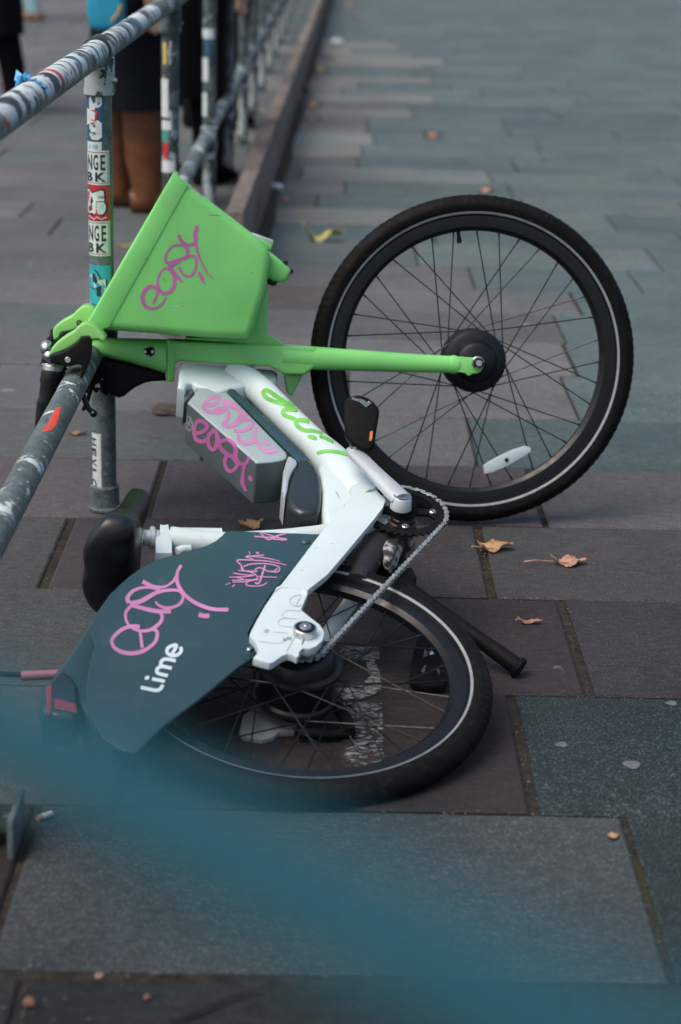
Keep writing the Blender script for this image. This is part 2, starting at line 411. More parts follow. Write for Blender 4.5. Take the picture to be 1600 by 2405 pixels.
for ci in range(len(ys)-1):
    y0, y1 = ys[ci], ys[ci+1]; gap = .006 if ci < 9 else .009
    g0 = .024 if ci == 1 else gap                       # wide mossy joint near the camera
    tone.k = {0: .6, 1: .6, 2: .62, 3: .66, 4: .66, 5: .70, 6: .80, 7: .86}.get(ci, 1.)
    js = sorted((ground(px, py).x, w) for px, py, w in given.get(ci, []))
    xl, xr = -7., 7.
    if not js: js = [(random.uniform(-.5, .3), .007)]
    x = js[0][0]
    while x > xl: x -= random.uniform(.55, .95); js.insert(0, (x, (random.choice((.006, .008, .012)) if y0 < 6 else .008)))
    x = js[-1][0]
    while x < xr: x += random.uniform(.55, .95); js.append((x, (random.choice((.006, .008, .012)) if y0 < 6 else .008)))
    n_given = len(given.get(ci, []))
    first = next((k for k, j in enumerate(js) if n_given and abs(j[0]-sorted(ground(px, py).x for px, py, w in given[ci])[0]) < 1e-6), 0)
    for k in range(len(js)-1):
        xa, xb = js[k][0]+js[k][1]/2, js[k+1][0]-js[k+1][1]/2
        xm, ym = (xa+xb)/2, (y0+y1)/2
        tl = tones.get(ci)
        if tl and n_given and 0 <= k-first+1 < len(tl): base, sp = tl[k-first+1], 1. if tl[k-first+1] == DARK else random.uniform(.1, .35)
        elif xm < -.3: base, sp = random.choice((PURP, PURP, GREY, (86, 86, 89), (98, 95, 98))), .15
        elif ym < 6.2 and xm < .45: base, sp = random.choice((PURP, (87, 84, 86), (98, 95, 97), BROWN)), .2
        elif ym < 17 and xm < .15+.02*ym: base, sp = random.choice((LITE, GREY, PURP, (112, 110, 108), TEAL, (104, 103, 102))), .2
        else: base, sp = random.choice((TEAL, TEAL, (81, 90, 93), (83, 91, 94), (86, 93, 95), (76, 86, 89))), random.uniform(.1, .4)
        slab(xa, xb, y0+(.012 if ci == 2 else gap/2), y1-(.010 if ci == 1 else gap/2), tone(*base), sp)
bmesh.ops.recalc_face_normals(pv, faces=pv.faces)
me = bpy.data.meshes.new('pavement'); pv.to_mesh(me); pv.free(); me.materials.append(M['slab'])
o = bpy.data.objects.new('pavement', me); COL.objects.link(o); tag(o, kind='structure')
b = MB(); b.raw([(-7.3, -.2, -.0065), (7.3, -.2, -.0065), (7.3, 46.6, -.0065), (-7.3, 46.6, -.0065)], [(0, 1, 2, 3)])
tag(b.build('paving_bed', 'joint', flat=True), kind='structure')
b = MB(); b.raw([(-300, -60, -.012), (300, -60, -.012), (300, 600, -.012), (-300, 600, -.012)], [(0, 1, 2, 3)])
tag(b.build('ground', mat('grey_asphalt', (.085, .092, .094), .85, 0, .15, 2, bump=.3, bs=80, spec=.15), flat=True), kind='structure')

# faded white marking under the rear wheel
def worn_paint():
    m = NT('worn_white_marking'); m.set((.22, .235, .23), .8, 0., .3)
    sep = m.n('ShaderNodeSeparateXYZ'); m.l(m.tc.outputs['Generated'], sep.inputs[0])
    solid = m.ramp(sep.outputs['Y'], .40, .62, .535, .50)
    f = m.math('GREATER_THAN', m.noise(80, 8, .8, None, (1, 2.2, 1), .3), solid)
    edge = m.math('MULTIPLY', m.ramp(sep.outputs['X'], .0, .35), m.ramp(sep.outputs['X'], 1., .93))
    edge = m.math('MULTIPLY', edge, m.ramp(sep.outputs['Y'], 0, .22, .55, 1))
    f = m.math('GREATER_THAN', m.math('MULTIPLY', m.noise(80, 8, .8, None, (1, 2.2, 1), .3), m.ramp(edge, 0, 1, .72, 1.)), solid)
    tr = m.n('ShaderNodeBsdfTransparent'); ms = m.n('ShaderNodeMixShader')
    m.l(f, ms.inputs[0]); m.l(tr.outputs[0], ms.inputs[1]); m.l(m.p.outputs[0], ms.inputs[2]); m.l(ms.outputs[0], m.out.inputs[0])
    return m.m
M['wornpaint'] = worn_paint()
q = [ground(x, y, .0042) for x, y in ((770, 1850), (905, 1850), (898, 1650), (770, 1650))]
q2 = [ground(x, y, .0042) for x, y in ((775, 1648), (898, 1648), (897, 1518), (785, 1518))]
b = MB()
for Q in (q,): b.raw([tuple(v) for v in Q], [(0, 1, 2, 3)])
C_out = [(785, 1518), (897, 1518), (897, 1545), (880, 1552), (893, 1580), (897, 1625), (850, 1640), (775, 1646), (778, 1610), (850, 1605), (868, 1590), (860, 1552), (785, 1546)]
b.raw([tuple(ground(x, y, .0044)) for x, y in C_out], [tuple(range(len(C_out)))])
tag(b.build('pavement_marking', 'wornpaint', flat=True), kind='structure')

# fine cracks across the nearest slab
def crack_mat():
    m = NT('dark_crack'); m.set((.012, .012, .012), .95, 0., .1); return m.m
M['crack'] = crack_mat(); b = MB()
for C_ in ([(395, 2404, 5), (440, 2385, 7), (500, 2362, 6), (545, 2340, 4), (590, 2330, 4), (650, 2308, 2)], [(305, 2290, 2), (322, 2325, 3), (335, 2345, 2), (352, 2392, 2)], [(52, 2300, 10), (56, 2340, 5), (58, 2404, 4)]):
    L_ = []; R_ = []
    for x, y, w_ in C_: L_.append(ground(x, y-w_/2, .0046)); R_.append(ground(x+w_*.3, y+w_/2, .0046))
    b.raw(L_+R_, [(i, i+1, len(C_)+i+1, len(C_)+i) for i in range(len(C_)-1)])
tag(b.build('pavement_crack', 'crack', flat=True), kind='structure')

# kerb stone beside the railing
def kerb_mat():
    m = NT('weathered_kerb')
    c = m.mix(m.ramp(m.noise(6, 6, .65, None, (1, .25, 1)), .3, .7), (.085, .072, .060), (.22, .19, .165))
    c = m.mix(m.ramp(m.noise(30, 6, .7), .5, .7), c, (.05, .043, .036)); m.set(c, .85, 0., .25); m.bump(m.noise(60, 6, .7), .6, .005); return m.m
M['kerb'] = kerb_mat()
k0, k1 = ground(612, 535), ground(765, 30)
kd = (k1-k0)/(k1.y-k0.y); b = MB(); yk = 6.3
while yk < 44:
    L = random.uniform(.85, .95); p = k0+kd*(yk-k0.y); qq = k0+kd*(yk+L-.008-k0.y); h = .24+random.uniform(-.004, .004)
    ax = (qq-p)/2; b.box((p+qq)/2+Vector((-.03, 0, h/2-.01)), Vector((.03, 0, 0)), ax, Vector((0, 0, h/2+.01)), .008, 2); yk += L
tag(b.build('kerb', 'kerb'), kind='structure')
b = MB(); yk = 6.3
for i in range(60):                                   # dirt gathered at the foot of the kerb
    y = 6.3+i*.62; p = k0+kd*(y-k0.y); q_ = k0+kd*(y+.62-k0.y); w0, w1 = .03+.03*((i*37) % 11)/11, .03+.03*((i*37+37) % 11)/11
    b.raw([(p.x-.01, p.y, .012), (p.x+w0, p.y, .0035), (q_.x+w1, q_.y, .0035), (q_.x-.01, q_.y, .012)], [(0, 1, 2, 3)])
tag(b.build('dirt', 'joint', flat=True), kind='stuff')

# ------------------------------------------------------------------ pedestrian guard railing
TR = .02415
PX = ground(247, 1197).x
PYS = [2.40, 3.89, 5.56, 7.28, 8.6, 9.9, 11.2, 12.5, 13.8, 15.1, 16.4, 17.7, 19.0, 20.3, 21.6, 23.0]
ZT, ZB = .933, .353
PXB = PX-.013                                       # the lower rail is clamped slightly behind the posts
rl = thing('guard_railing', (PX, PYS[1], 0), 'grey tubular steel railing plastered with torn stickers along the path', 'railing')
root = rl.location.copy()
def rail_path(z, x=None): return [Vector((PX if x is None else x, .9+i*.25, z)) for i in range(96)]
b = MB(); b.tube(rail_path(ZT), TR*1.02, 28); b.build('top_rail', 'rail', rl, root)
b = MB(); b.tube(rail_path(ZB, PXB), TR, 28); b.build('bottom_rail', 'lowrail', rl, root)
posts = []
def post_mesh(k):
    b = MB(); y = PYS[k]
    b.cyl(Vector((PX, y, .0)), Vector((PX, y, ZT)), TR, 28); return b
for k in range(len(PYS)):
    y = PYS[k]
    if k < 3:
        po = post_mesh(k).build('post', 'post' if k < 2 else 'farpost', rl, root)
        b = MB()
        b.cyl(Vector((PX, y, ZT-.085)), Vector((PX, y, ZT-.01)), TR*1.27, 28, bev=.003)
        b.cyl(Vector((PX, y-.045, ZT)), Vector((PX, y+.045, ZT)), TR*1.22, 28, bev=.003)
        b.ball(Vector((PX+.031, y-.012, ZT-.055)), .006); b.build('collar', 'farpost', po, root)
        b = MB()
        b.cyl(Vector((PX, y, ZB-.04)), Vector((PX, y, ZB+.04)), TR*1.25, 28, bev=.003); b.cyl(Vector((PXB, y-.04, ZB)), Vector((PXB, y+.04, ZB)), TR*1.22, 28, bev=.003)
        b.build('collar', 'post', po, root)
        b = MB(); b.cyl(Vector((PX, y, .004)), Vector((PX, y, .055)), TR*1.22, 28, bev=.004)
        if k == 0:                                    # the nearest foot has a welded plate and a stiffener
            b.box(Vector((PX+.05, y, .028)), Vector((.004, 0, 0)), Vector((0, .05, 0)), Vector((0, 0, .028)), .001); b.box(Vector((PX-.02, y, .03)), Vector((.07, 0, 0)), Vector((0, .008, 0)), Vector((0, 0, .012)), .001)
        else: b.cyl(Vector((PX, y, 0)), Vector((PX, y, .010)), TR*1.45, 28, bev=.003)
        b.build('base_flange', 'post', po, root)
    elif k == 3:
        po = post_mesh(k).build('post', 'farpost', rl, root); p_src = po
        b = MB(); b.cyl(Vector((PX, y, ZT-.08)), Vector((PX, y, ZT-.01)), TR*1.27, 20, bev=.003); c_src = [b.build('collar', 'farpost', po, root)]; b = MB(); b.cyl(Vector((PX, y, ZB-.04)), Vector((PX, y, ZB+.04)), TR*1.25, 20, bev=.003); c_src.append(b.build('collar', 'farpost', po, root))
    else:
        po = p_src.copy(); COL.objects.link(po); po.parent = rl; po.location = (0, y-PYS[3], 0)
        for q_ in c_src: cc = q_.copy(); COL.objects.link(cc); cc.parent = po
    posts.append(po)

# stickers, wrapped round the posts: u = arc length from the side facing the camera, z = height
def wrapf(y, off): return lambda u, z: (PX+(TR+off)*math.sin(u/TR), y-(TR+off)*math.cos(u/TR), z)
def zat(py, y): return (atY(240, py, y-TR)).z
def spatch(mb, y, pts, off, mi, cuts=2):
    f = wrapf(y, off); b = bmesh.new(); b.faces.new([b.verts.new((p[0], p[1], 0)) for p in pts]); bmesh.ops.triangulate(b, faces=b.faces[:])
    for _ in range(cuts): bmesh.ops.subdivide_edges(b, edges=b.edges[:], cuts=1)
    for v in b.verts: v.co = f(v.co.x, v.co.y)
    mb.merge(b, mi)
def srect(mb, y, u0, u1, z0, z1, off, mi):
    n = 14; f = wrapf(y, off)
    vs = [f(u0+(u1-u0)*i/n, z) for i in range(n+1) for z in (z0, z1)]
    mb.raw(vs, [(2*i, 2*i+2, 2*i+3, 2*i+1) for i in range(n)], mi, False)
def stext(mb, y, s, u0, u1, z0, z1, off, mi, bold=.01):
    t = text_polys(s, bold); xs = [v.co.x for v in t.verts]; zs = [v.co.y for v in t.verts]; f = wrapf(y, off)
    bmesh.ops.triangulate(t, faces=t.faces[:])
    for _ in range(2): bmesh.ops.subdivide_edges(t, edges=t.edges[:], cuts=1)
    for v in t.verts:
        v.co = f(u0+(v.co.x-min(xs))/(max(xs)-min(xs))*(u1-u0), z0+(v.co.y-min(zs))/(max(zs)-min(zs))*(z1-z0))
    mb.merge(t, mi)
for n_, c_ in (('st_white', (.50, .55, .55)), ('st_black', (.018, .02, .021)), ('st_red', (.42, .02, .03)), ('st_line', (.33, .10, .10)), ('st_blue', (.02, .075, .14)), ('st_cyan', (.03, .30, .40)), ('st_yellow', (.55, .40, .06)), ('st_green', (.05, .24, .18))):
    M[n_] = mat(n_[3:]+'_sticker', c_, .5, 0, .12, 60)
Y1 = PYS[1]; z = lambda p: zat(p, Y1); P1 = posts[1]
# blue sticker with P and 9 and a torn scrap between them
b = MB(); srect(b, Y1, -.036, .012, z(330), z(221), .0004, 1)
spatch(b, Y1, [(-.0195, z(223)), (.003, z(223)), (.007, z(229)), (.007, z(246)), (.002, z(253)), (-.007, z(254)), (-.007, z(262)), (-.0195, z(262))], .0008, 0)
srect(b, Y1, -.0085, -.0045, z(240), z(234), .0011, 1)
spatch(b, Y1, [(-.0195, z(291)), (-.013, z(283)), (.000, z(283)), (.0065, z(290)), (.0065, z(322)), (.000, z(329)), (-.013, z(329)), (-.0195, z(320)), (-.0195, z(313)), (-.006, z(313)), (-.006, z(311)), (-.014, z(311)), (-.0195, z(304))], .0008, 0)
srect(b, Y1, -.0105, -.0055, z(299), z(294), .0011, 1); srect(b, Y1, -.0105, -.0055, z(317), z(312), .0011, 1)
spatch(b, Y1, [(-.028, z(256)), (-.0165, z(258)), (-.0015, z(264)), (-.004, z(284)), (-.009, z(293)), (-.017, z(292)), (-.030, z(296))], .0012, 0)
for p in ([(-.013, z(258)), (-.0015, z(262)), (-.0015, z(265)), (-.013, z(261))], [(-.0055, z(263)), (-.0012, z(264)), (-.0042, z(284)), (-.0070, z(284))], [(-.014, z(281)), (-.005, z(283)), (-.005, z(285)), (-.014, z(283))], [(-.016, z(290)), (-.007, z(287)), (-.010, z(293)), (-.017, z(292))]): spatch(b, Y1, p, .0016, 2, 1)
b.build('sticker', ['st_white', 'st_blue', 'st_red'], P1, root)
b = MB(); srect(b, Y1, -.036, .006, z(356), z(334), .0003, 0)
for u in (-.02, -.0125, -.008, -.0045): srect(b, Y1, u, u+.002, z(350), z(340), .0007, 1)
b.build('sticker', ['st_white', 'st_cyan'], P1, root)
def orange_sticker(zt, zb):
    b = MB(); srect(b, Y1, -.060, .0215, zb, zt, .0008, 0); h = zt-zb
    L = lambda a, t: zt-h*t
    srect(b, Y1, -.058, .0195, L(0, .06), L(0, .04), .0012, 2); srect(b, Y1, -.058, .0195, L(0, .95), L(0, .93), .0012, 2); srect(b, Y1, .0175, .0190, L(0, .95), L(0, .04), .0013, 2)
    stext(b, Y1, 'N', -.0265, -.0135, L(0, .57), L(0, .12), .0012, 1, .02); stext(b, Y1, 'G', -.0108, -.0015, L(0, .575), L(0, .115), .0012, 1, .02)
    stext(b, Y1, 'E', .0030, .0125, L(0, .57), L(0, .12), .0012, 1, .02); stext(b, Y1, 'B', -.0290, -.0130, L(0, .90), L(0, .63), .0012, 1, .03); stext(b, Y1, 'K', -.0075, .0125, L(0, .90), L(0, .63), .0012, 1, .035)
    b.build('sticker', ['st_white', 'st_black', 'st_line'], P1, root)
orange_sticker(z(354), z(435)); orange_sticker(z(520), z(602))
b = MB(); srect(b, Y1, -.045, .0225, z(519), z(436), .0006, 2)
spatch(b, Y1, [(-.04, z(446)), (-.022, z(444)), (-.014, z(452)), (-.006, z(448)), (.003, z(443)), (.0125, z(446)), (.0140, z(468)), (.0165, z(480)), (.0165, z(496)), (.009, z(507)), (-.02, z(508)), (-.04, z(502))], .0010, 1)
spatch(b, Y1, [(-.04, z(448)), (-.022, z(446)), (-.014, z(455)), (-.006, z(451)), (.003, z(447)), (.0085, z(449)), (.0088, z(472)), (-.0065, z(473)), (-.007, z(500)), (-.012, z(504)), (-.016, z(500)), (-.021, z(503)), (-.04, z(498))], .0014, 0)
spatch(b, Y1, [(-.0058, z(475)), (.0080, z(475)), (.0120, z(482)), (.0115, z(495)), (.006, z(503)), (-.002, z(503)), (-.0055, z(495))], .0014, 0)
for u in (-.002, .001, .004, .006): srect(b, Y1, u, u+.0012, z(466), z(460), .0018, 1)
spatch(b, Y1, [(-.036, z(514)), (-.022, z(507)), (-.012, z(515)), (-.005, z(509)), (.004, z(514)), (.012, z(509)), (.014, z(512)), (.004, z(518)), (-.012, z(519))], .0011, 0)
spatch(b, Y1, [(-.036, z(519)), (-.036, z(515)), (-.022, z(510)), (-.012, z(517)), (-.005, z(511)), (.004, z(516)), (.012, z(512)), (.014, z(519))], .0015, 2)
b.build('sticker', ['st_white', 'st_black', 'st_red'], P1, root)
b = MB(); srect(b, Y1, -.04, .022, z(735), z(624), .0006, 1)
spatch(b, Y1, [(-.04, z(650)), (-.014, z(644)), (-.004, z(658)), (.010, z(655)), (.013, z(690)), (.012, z(735)), (-.04, z(735))], .0010, 0)
for p in ([(-.018, z(645)), (-.013, z(643)), (-.007, z(656)), (-.006, z(662)), (-.010, z(668)), (-.015, z(662))], [(-.008, z(676)), (.001, z(670)), (.001, z(696)), (-.008, z(696))], [(-.024, z(676)), (-.008, z(679)), (-.008, z(681)), (-.024, z(678))], [(-.022, z(714)), (-.010, z(717)), (-.010, z(719)), (-.022, z(716))], [(.0095, z(655)), (.013, z(655)), (.014, z(690)), (.011, z(690))],
          [(-.012, z(632)), (-.004, z(640)), (.002, z(655)), (.000, z(657)), (-.006, z(643)), (-.013, z(635))]): spatch(b, Y1, p, .0014, 2, 1)
b.build('sticker', ['st_white', 'st_cyan', 'st_black'], P1, root)
b = MB(); srect(b, Y1, -.034, -.0040, z(1179), z(1020), .0006, 0)
zz = [1030, 1052, 1078, 1102, 1126, 1150, 1170]
t_ = 'HEVICT'
for i, ch in enumerate(t_):                             # lettering runs up the post, half out of sight round its left side
    g = text_polys(ch, .03); xs = [v.co.x for v in g.verts]; hs = [v.co.y for v in g.verts]; f = wrapf(Y1, .0011)
    bmesh.ops.triangulate(g, faces=g.faces[:]); bmesh.ops.subdivide_edges(g, edges=g.edges[:], cuts=1)
    za, zb_ = z(1032+i*24), z((1038 if ch == 'I' else 1050)+i*24)
    for v in g.verts: v.co = f(-.033+(v.co.y-min(hs))/(max(hs)-min(hs))*.018, za+(v.co.x-min(xs))/(max(xs)-min(xs)+1e-6)*(zb_-za))
    b.merge(g, 1)
b.build('sticker', ['st_white', 'st_black'], P1, root)
# blurred stickers on the next posts
for k, lst in ((2, [(-.02, -.009, 97, 148, 4), (-.005, .008, 92, 150, 1), (-.034, -.004, 182, 272, 0), (-.03, .005, 280, 302, 0), (-.03, -.002, 303, 330, 5), (-.022, -.006, 330, 370, 2), (-.032, .016, 375, 402, 0)]),
               (3, [(-.04, .02, 62, 85, 0), (-.02, .006, 85, 125, 3), (-.04, -.004, 130, 186, 0), (-.04, -.008, 212, 268, 0), (-.022, .02, 292, 318, 0)])):
    for u0, u1, pa, pb, c_ in lst:
        b = MB(); srect(b, PYS[k], u0, u1, zat(pb, PYS[k]), zat(pa, PYS[k]), .0006, 0)
        if k == 2 and c_ == 1:
            for j, ch in enumerate('JEO'): stext(b, PYS[k], ch, u0+.001, u1-.003, zat(pa+19*(j+1)-2, PYS[k]), zat(pa+19*j+1, PYS[k]), .001, 1, .03)
        b.build('sticker', [('st_white', 'st_black', 'st_red', 'st_blue', 'st_yellow', 'st_green')[c_], 'st_white'], posts[k], root)
TOPR = [t for n in ('top_rail', 'bottom_rail') for t in REG[n]]
b = MB(); patch(b, T(0, 650, 2.947, [(385, 912), (425, 905), (408, 960), (412, 990), (392, 1000), (395, 1020), (362, 1062), (285, 1080), (335, 1010)]), REG['bottom_rail'], .0006, 0, 2)
b.build('sticker', 'st_redorange' if 'st_redorange' in M else mat('red_orange_sticker', (.62, .06, .03), .5, 0, .15, 40), rl, root)
# blue tape knotted on the top rail
b = MB(); tp = []
yt = 3.02
for i in range(26):
    a = -1.9+i*.13; tp.append([Vector((PX+(TR*1.08+.0012*math.sin(i*2.1))*math.sin(a+.0), yt+.006*math.sin(i*.9)+dy, ZT+(TR*1.08+.0012*math.sin(i*2.1))*math.cos(a))) for dy in (-.014, 0, .015)])
vs = [v for r in tp for v in r]; fs = [(i*3+c, i*3+c+1, i*3+c+4, i*3+c+3) for i in range(25) for c in (0, 1)]
b.raw(vs, fs)
kx = Vector((PX-.012, yt, ZT+.030))
for i in range(9):
    a = i*.75; d = Vector((math.cos(a)*.011, math.sin(a)*.014, -.004+.006*math.sin(i*2.))); w = Vector((0, .006, .008))
    b.raw([kx+w*.3, kx+d+w, kx+d*1.15-w, kx-w*.3], [(0, 1, 2, 3)])
bt = b.build('tape_scrap', mat('blue_plastic_tape', (.03, .27, .50), .35, 0, .35, 40), None, Vector((PX, yt, ZT)))
tag(bt, 'scrap of bright blue tape knotted round the top rail', 'tape')
# ------------------------------------------------------------------ the bicycle lying on its side
BO = ground(760, 1700); root = BO.copy()
bike = thing('bicycle', BO, 'green and white hire bicycle lying on its side with pink tags', 'bicycle')
def bez(x): return x
def prismP(pl, pts, d, th, bev=.003, seg=2, name=None, mats=None, parent=None, allbev=False, mb=None):
    """outline on plane pl at offset d (number, or function of pixel), given thickness away from the viewer's side"""
    dd = (lambda x, y: d) if not callable(d) else d
    P = [pl(p[0], p[1], dd(p[0], p[1])) for p in pts]
    m = mb or MB(); m.prism(P, -pl.n*th, bev, seg, 0, allbev)
    return m if mb or not name else m.build(name, mats, parent or bike, root)

# ---- wheels
def make_wheel(name, c, n, ring_r, R, tw, nsp, hubr, hubd, phase, treads):
    w = MB(); k = R/.335
    # rim: box section
    ri, ro = ring_r-.036*k, ring_r+.002
    prof = [(ri, -.006), (ri-.001, 0), (ri, .006), (ri+.008, .0125), (ro-.004, .0145), (ro+.004, .0135), (ro-.002, .009), (ro-.002, -.009), (ro+.004, -.0135), (ro-.004, -.0145), (ri+.008, -.0125)]
    w.lathe(c, n, prof, 120, closed=True)
    W_ = w.build(name, 'gloss', bike, root, angle=30)
    t = MB(); rm = (R+ring_r-.012)/2; rr = (R-ring_r+.012)/2
    pv_ = []; N = 22
    for i in range(N+1):
        a = -2.62+5.24*i/N; pv_.append((rm+rr*math.cos(a), tw*math.sin(a)*(1 if abs(a) < 1.57 else .92)))
    def tr(a, j):
        v = (j-N/2)/(N/2)*2.62
        if abs(v) > 1.25: return 0
        s = math.sin(a*treads+abs(v)*3.4)
        return -.0011*max(0., min(1., s*4))*(1 if abs(v) > .12 else .6)
    t.lathe(c, n, pv_, 720, fn=tr); t.build('tyre', 'tyre', W_, root, angle=55)
    for sd in (1, -1):
        t = MB(); hw = .0023*k; z0 = tw*.80*sd
        aa = math.acos(max(-1, min(1, (ring_r-rm)/rr))); zc_ = tw*math.sin(aa)*(1 if aa < 1.57 else .92)
        zf = lambda r: tw*math.sin(math.acos(max(-1, min(1, (r-rm)/rr))))*(1 if r >= rm else .92+.0)
        t.lathe(c, n, [(ring_r-hw, (zf(ring_r-hw)+.0007)*sd), (ring_r, (zf(ring_r)+.0011)*sd), (ring_r+hw, (zf(ring_r+hw)+.0007)*sd)], 160); t.build('reflective_band', 'reflectstrip', W_, root)
    u = (aS-n*aS.dot(n)).normalized(); v = n.cross(u)
    first = None
    for i in range(nsp):
        a = phase+2*math.pi*i/nsp; side = 1 if i % 2 == 0 else -1; dr = 1 if (i//2) % 2 == 0 else -1
        h = a+dr*1.05; hp = c+(u*math.cos(h)+v*math.sin(h))*hubr+n*(hubd[0] if side > 0 else hubd[1]); rp = c+(u*math.cos(a)+v*math.sin(a))*(ri+.003)
        s = MB(); s.cyl(hp, rp, .0013, 6); q = (hp-rp).normalized(); s.cyl(rp+q*.013, rp-q*.002, .0019, 6); s.build('spoke', 'gloss', W_, root)
    return W_, u, v
fw, uA, vA = make_wheel('front_wheel', cA, nA, .297, .333, .0230, 36, .060, (.028, -.028), .06, 120)
rw, uB, vB = make_wheel('rear_wheel', cB, nB, .267, .302, .0245, 36, .062, (.020, -.042), .02, 110)
b = MB(); b.lathe(cA, nA, [(.010, .056), (.030, .054), (.037, .050), (.041, .044), (.043, .038), (.054, .036), (.0625, .032), (.064, .028), (.0625, .024), (.050, .020), (.050, -.020), (.0625, -.024), (.064, -.028), (.0625, -.032), (.054, -.036), (.043, -.04), (.03, -.054), (.010, -.056)], 64, caps=True)
b.build('hub', 'gloss', fw, root, angle=25)
b = MB(); b.cyl(cA-nA*.085, cA+nA*.085, .006, 20); b.cyl(cA+nA*.064, cA+nA*.071, .0125, 24, bev=.001); b.cyl(cA-nA*.071, cA-nA*.064, .0125, 24); b.build('axle', 'steel', fw, root)
b = MB(); b.cyl(cA+nA*.0712, cA+nA*.083, .0112, 6, bev=.002); b.build('axle_nut', 'gloss', fw, root)
va = A(1077, 548); b = MB(); qd = (cA-va).normalized(); b.cyl(va-qd*.006, va+qd*.010, .0038, 12); b.cyl(va+qd*.008, va+qd*.020, .0052, 12, bev=.0015); b.build('valve', 'black', fw, root)
# clear spoke reflector
rp = T(900, 1050, 3.9286, [(925, 172), (985, 130), (1080, 80), (1200, 25), (1310, -10), (1360, 5), (1370, 40), (1330, 70), (1230, 130), (1120, 190), (1010, 235), (935, 250)])
prismP(A, rp, .020, .009, .0025, 2, 'spoke_reflector', 'clear', fw)
b = MB(); c0 = A(1190, 1080, .0215); b.cyl(c0-nA*.001, c0+nA*.0015, .004, 10); b.build('reflector_screw', 'gloss', fw, root)
# rear motor hub
b = MB(); b.lathe(cB, nB, [(.014, .050), (.036, .049), (.050, .042), (.0555, .032), (.0575, .026), (.066, .024), (.068, .019), (.066, .014), (.060, .011), (.060, -.030), (.064, -.034), (.066, -.040), (.064, -.045), (.052, -.050), (.03, -.058), (.014, -.060)], 72, caps=True)
b.build('motor_hub', 'gloss', rw, root, angle=25)
b = MB()
for i in range(18):
    pass
b.lathe(cB, nB, [(.024, .055), (.0345, .055), (.0352, .0565), (.0345, .0585), (.024, .0585)], 54, closed=True, fn=lambda a, j: .0022*math.cos(18*a) if j in (1, 2, 3) else 0)
b.build('sprocket', 'gloss', rw, root)
b = MB(); b.cyl(cB-nB*.085, cB+nB*.095, .0062, 16); b.build('axle', 'steel', rw, root)

# ---- fork and head column (green)
leg = T(600, 740, 2.613, [(165, 186), (370, 195), (700, 220), (1000, 242), (1200, 254), (1222, 254), (1218, 352), (1195, 350), (900, 346), (600, 341), (355, 335), (310, 370), (180, 366), (100, 328)])
legp = leg[:5]+T(600, 740, 2.613, [(1262, 256), (1300, 260), (1372, 262), (1396, 280), (1404, 312), (1392, 340), (1366, 360), (1335, 358), (1322, 364), (1300, 364), (1268, 354)])
def fork_leg(d):
    b = MB()
    pl = [(663, 836), (742, 841.5), (868, 848), (983, 853.5), (1059, 856)]
    b.tube([A(x, y, d-.014) for x, y in pl], [.0235, .0232, .0205, .0182, .0172], 20, flat=(nA, .72))
    b.tube([A(x, y, d-.014) for x, y in [(1056, 856), (1066, 856.5), (1078, 857)]], [.0175, .0192, .0165], 20, flat=(nA, .75))
    P = T(600, 740, 2.613, [(1225, 258), (1262, 256), (1300, 260), (1372, 262), (1394, 278), (1403, 300), (1398, 325), (1385, 345), (1366, 358), (1335, 360), (1318, 372), (1300, 370), (1290, 358), (1225, 344)])
    prismP(A, P, d-.004, .009, .002, 2, mb=b)
    return b
fk = MB()
# twin-plate crown with its drooping lug
crown = T(400, 820, 3.92, [(60, -60), (640, -40), (1040, -32), (1330, -20), (1330, 180), (1240, 245), (1060, 243), (980, 200), (930, 165), (500, 140), (90, 112), (52, 132), (40, 300), (-10, 305), (-40, 300), (-36, -62)])
colP = [(390, 797.5), (416, 801), (520, 806), (665, 812), (742, 816), (742, 862), (734, 868), (716, 881), (669, 880), (651, 870), (632, 861), (520, 855), (424, 848), (412, 854), (409, 898), (391, 897)]
prismP(A, colP, .068, .030, .006, 3, mb=fk)
prismP(A, colP, -.038, .030, .006, 3, mb=fk)
prismP(A, [(395, 800), (640, 812), (640, 842), (395, 832)], .040, .082, .004, 2, mb=fk)
prismP(A, [(655, 822), (735, 826), (728, 872), (668, 872)], .040, .082, .01, 3, mb=fk)
prismP(A, [(668, 878), (714, 878), (700, 905), (686, 932), (676, 925), (672, 905)], .03, .06, .006, 2, mb=fk)
fork = fk.build('fork', 'green', bike, root)
fork_leg(.068).build('fork_leg', 'green', bike, root); fork_leg(-.040).build('fork_leg', 'green', bike, root)
b = MB()                                               # weld rings round the collar
b.tube([A(397.5, y, .069) for y in (799, 830, 860, 896)], .0026, 8); b.tube([A(411, y, .0692) for y in (802, 826, 848)], .0020, 8); b.build('weld_bead', 'green', fork, root)
# stem arm tapering to the handlebar
b = MB(); st = [(214, 800, 832), (250, 794, 838), (300, 794.5, 850), (350, 795.5, 864), (391, 797, 877)]
rings = []
for x, y0, y1 in st:
    c = A(x, (y0+y1)/2, .035); hu = (A(x, y0, .035)-A(x, y1, .035))/2
    rings.append([c+hu*math.copysign(abs(math.sin(t))**.7, math.sin(t))+nA*.034*math.copysign(abs(math.cos(t))**.7, math.cos(t)) for t in [2*math.pi*k/28 for k in range(28)]])
b.loft(rings); stem = b.build('stem', 'green', bike, root)
GREENS = [t for n in ('stem', 'fork') for t in REG[n]]
b = MB(); prismP(A, T(80, 680, 3.92, [(1003, 575), (1015, 545), (1040, 540), (1062, 528), (1092, 530), (1112, 556), (1114, 590), (1098, 606), (1082, 612), (1072, 624), (1060, 606), (1030, 602)]), .072, .006, .0015, 2, mb=b)
port = b.build('cable_port', 'black', stem, root)
b = MB()
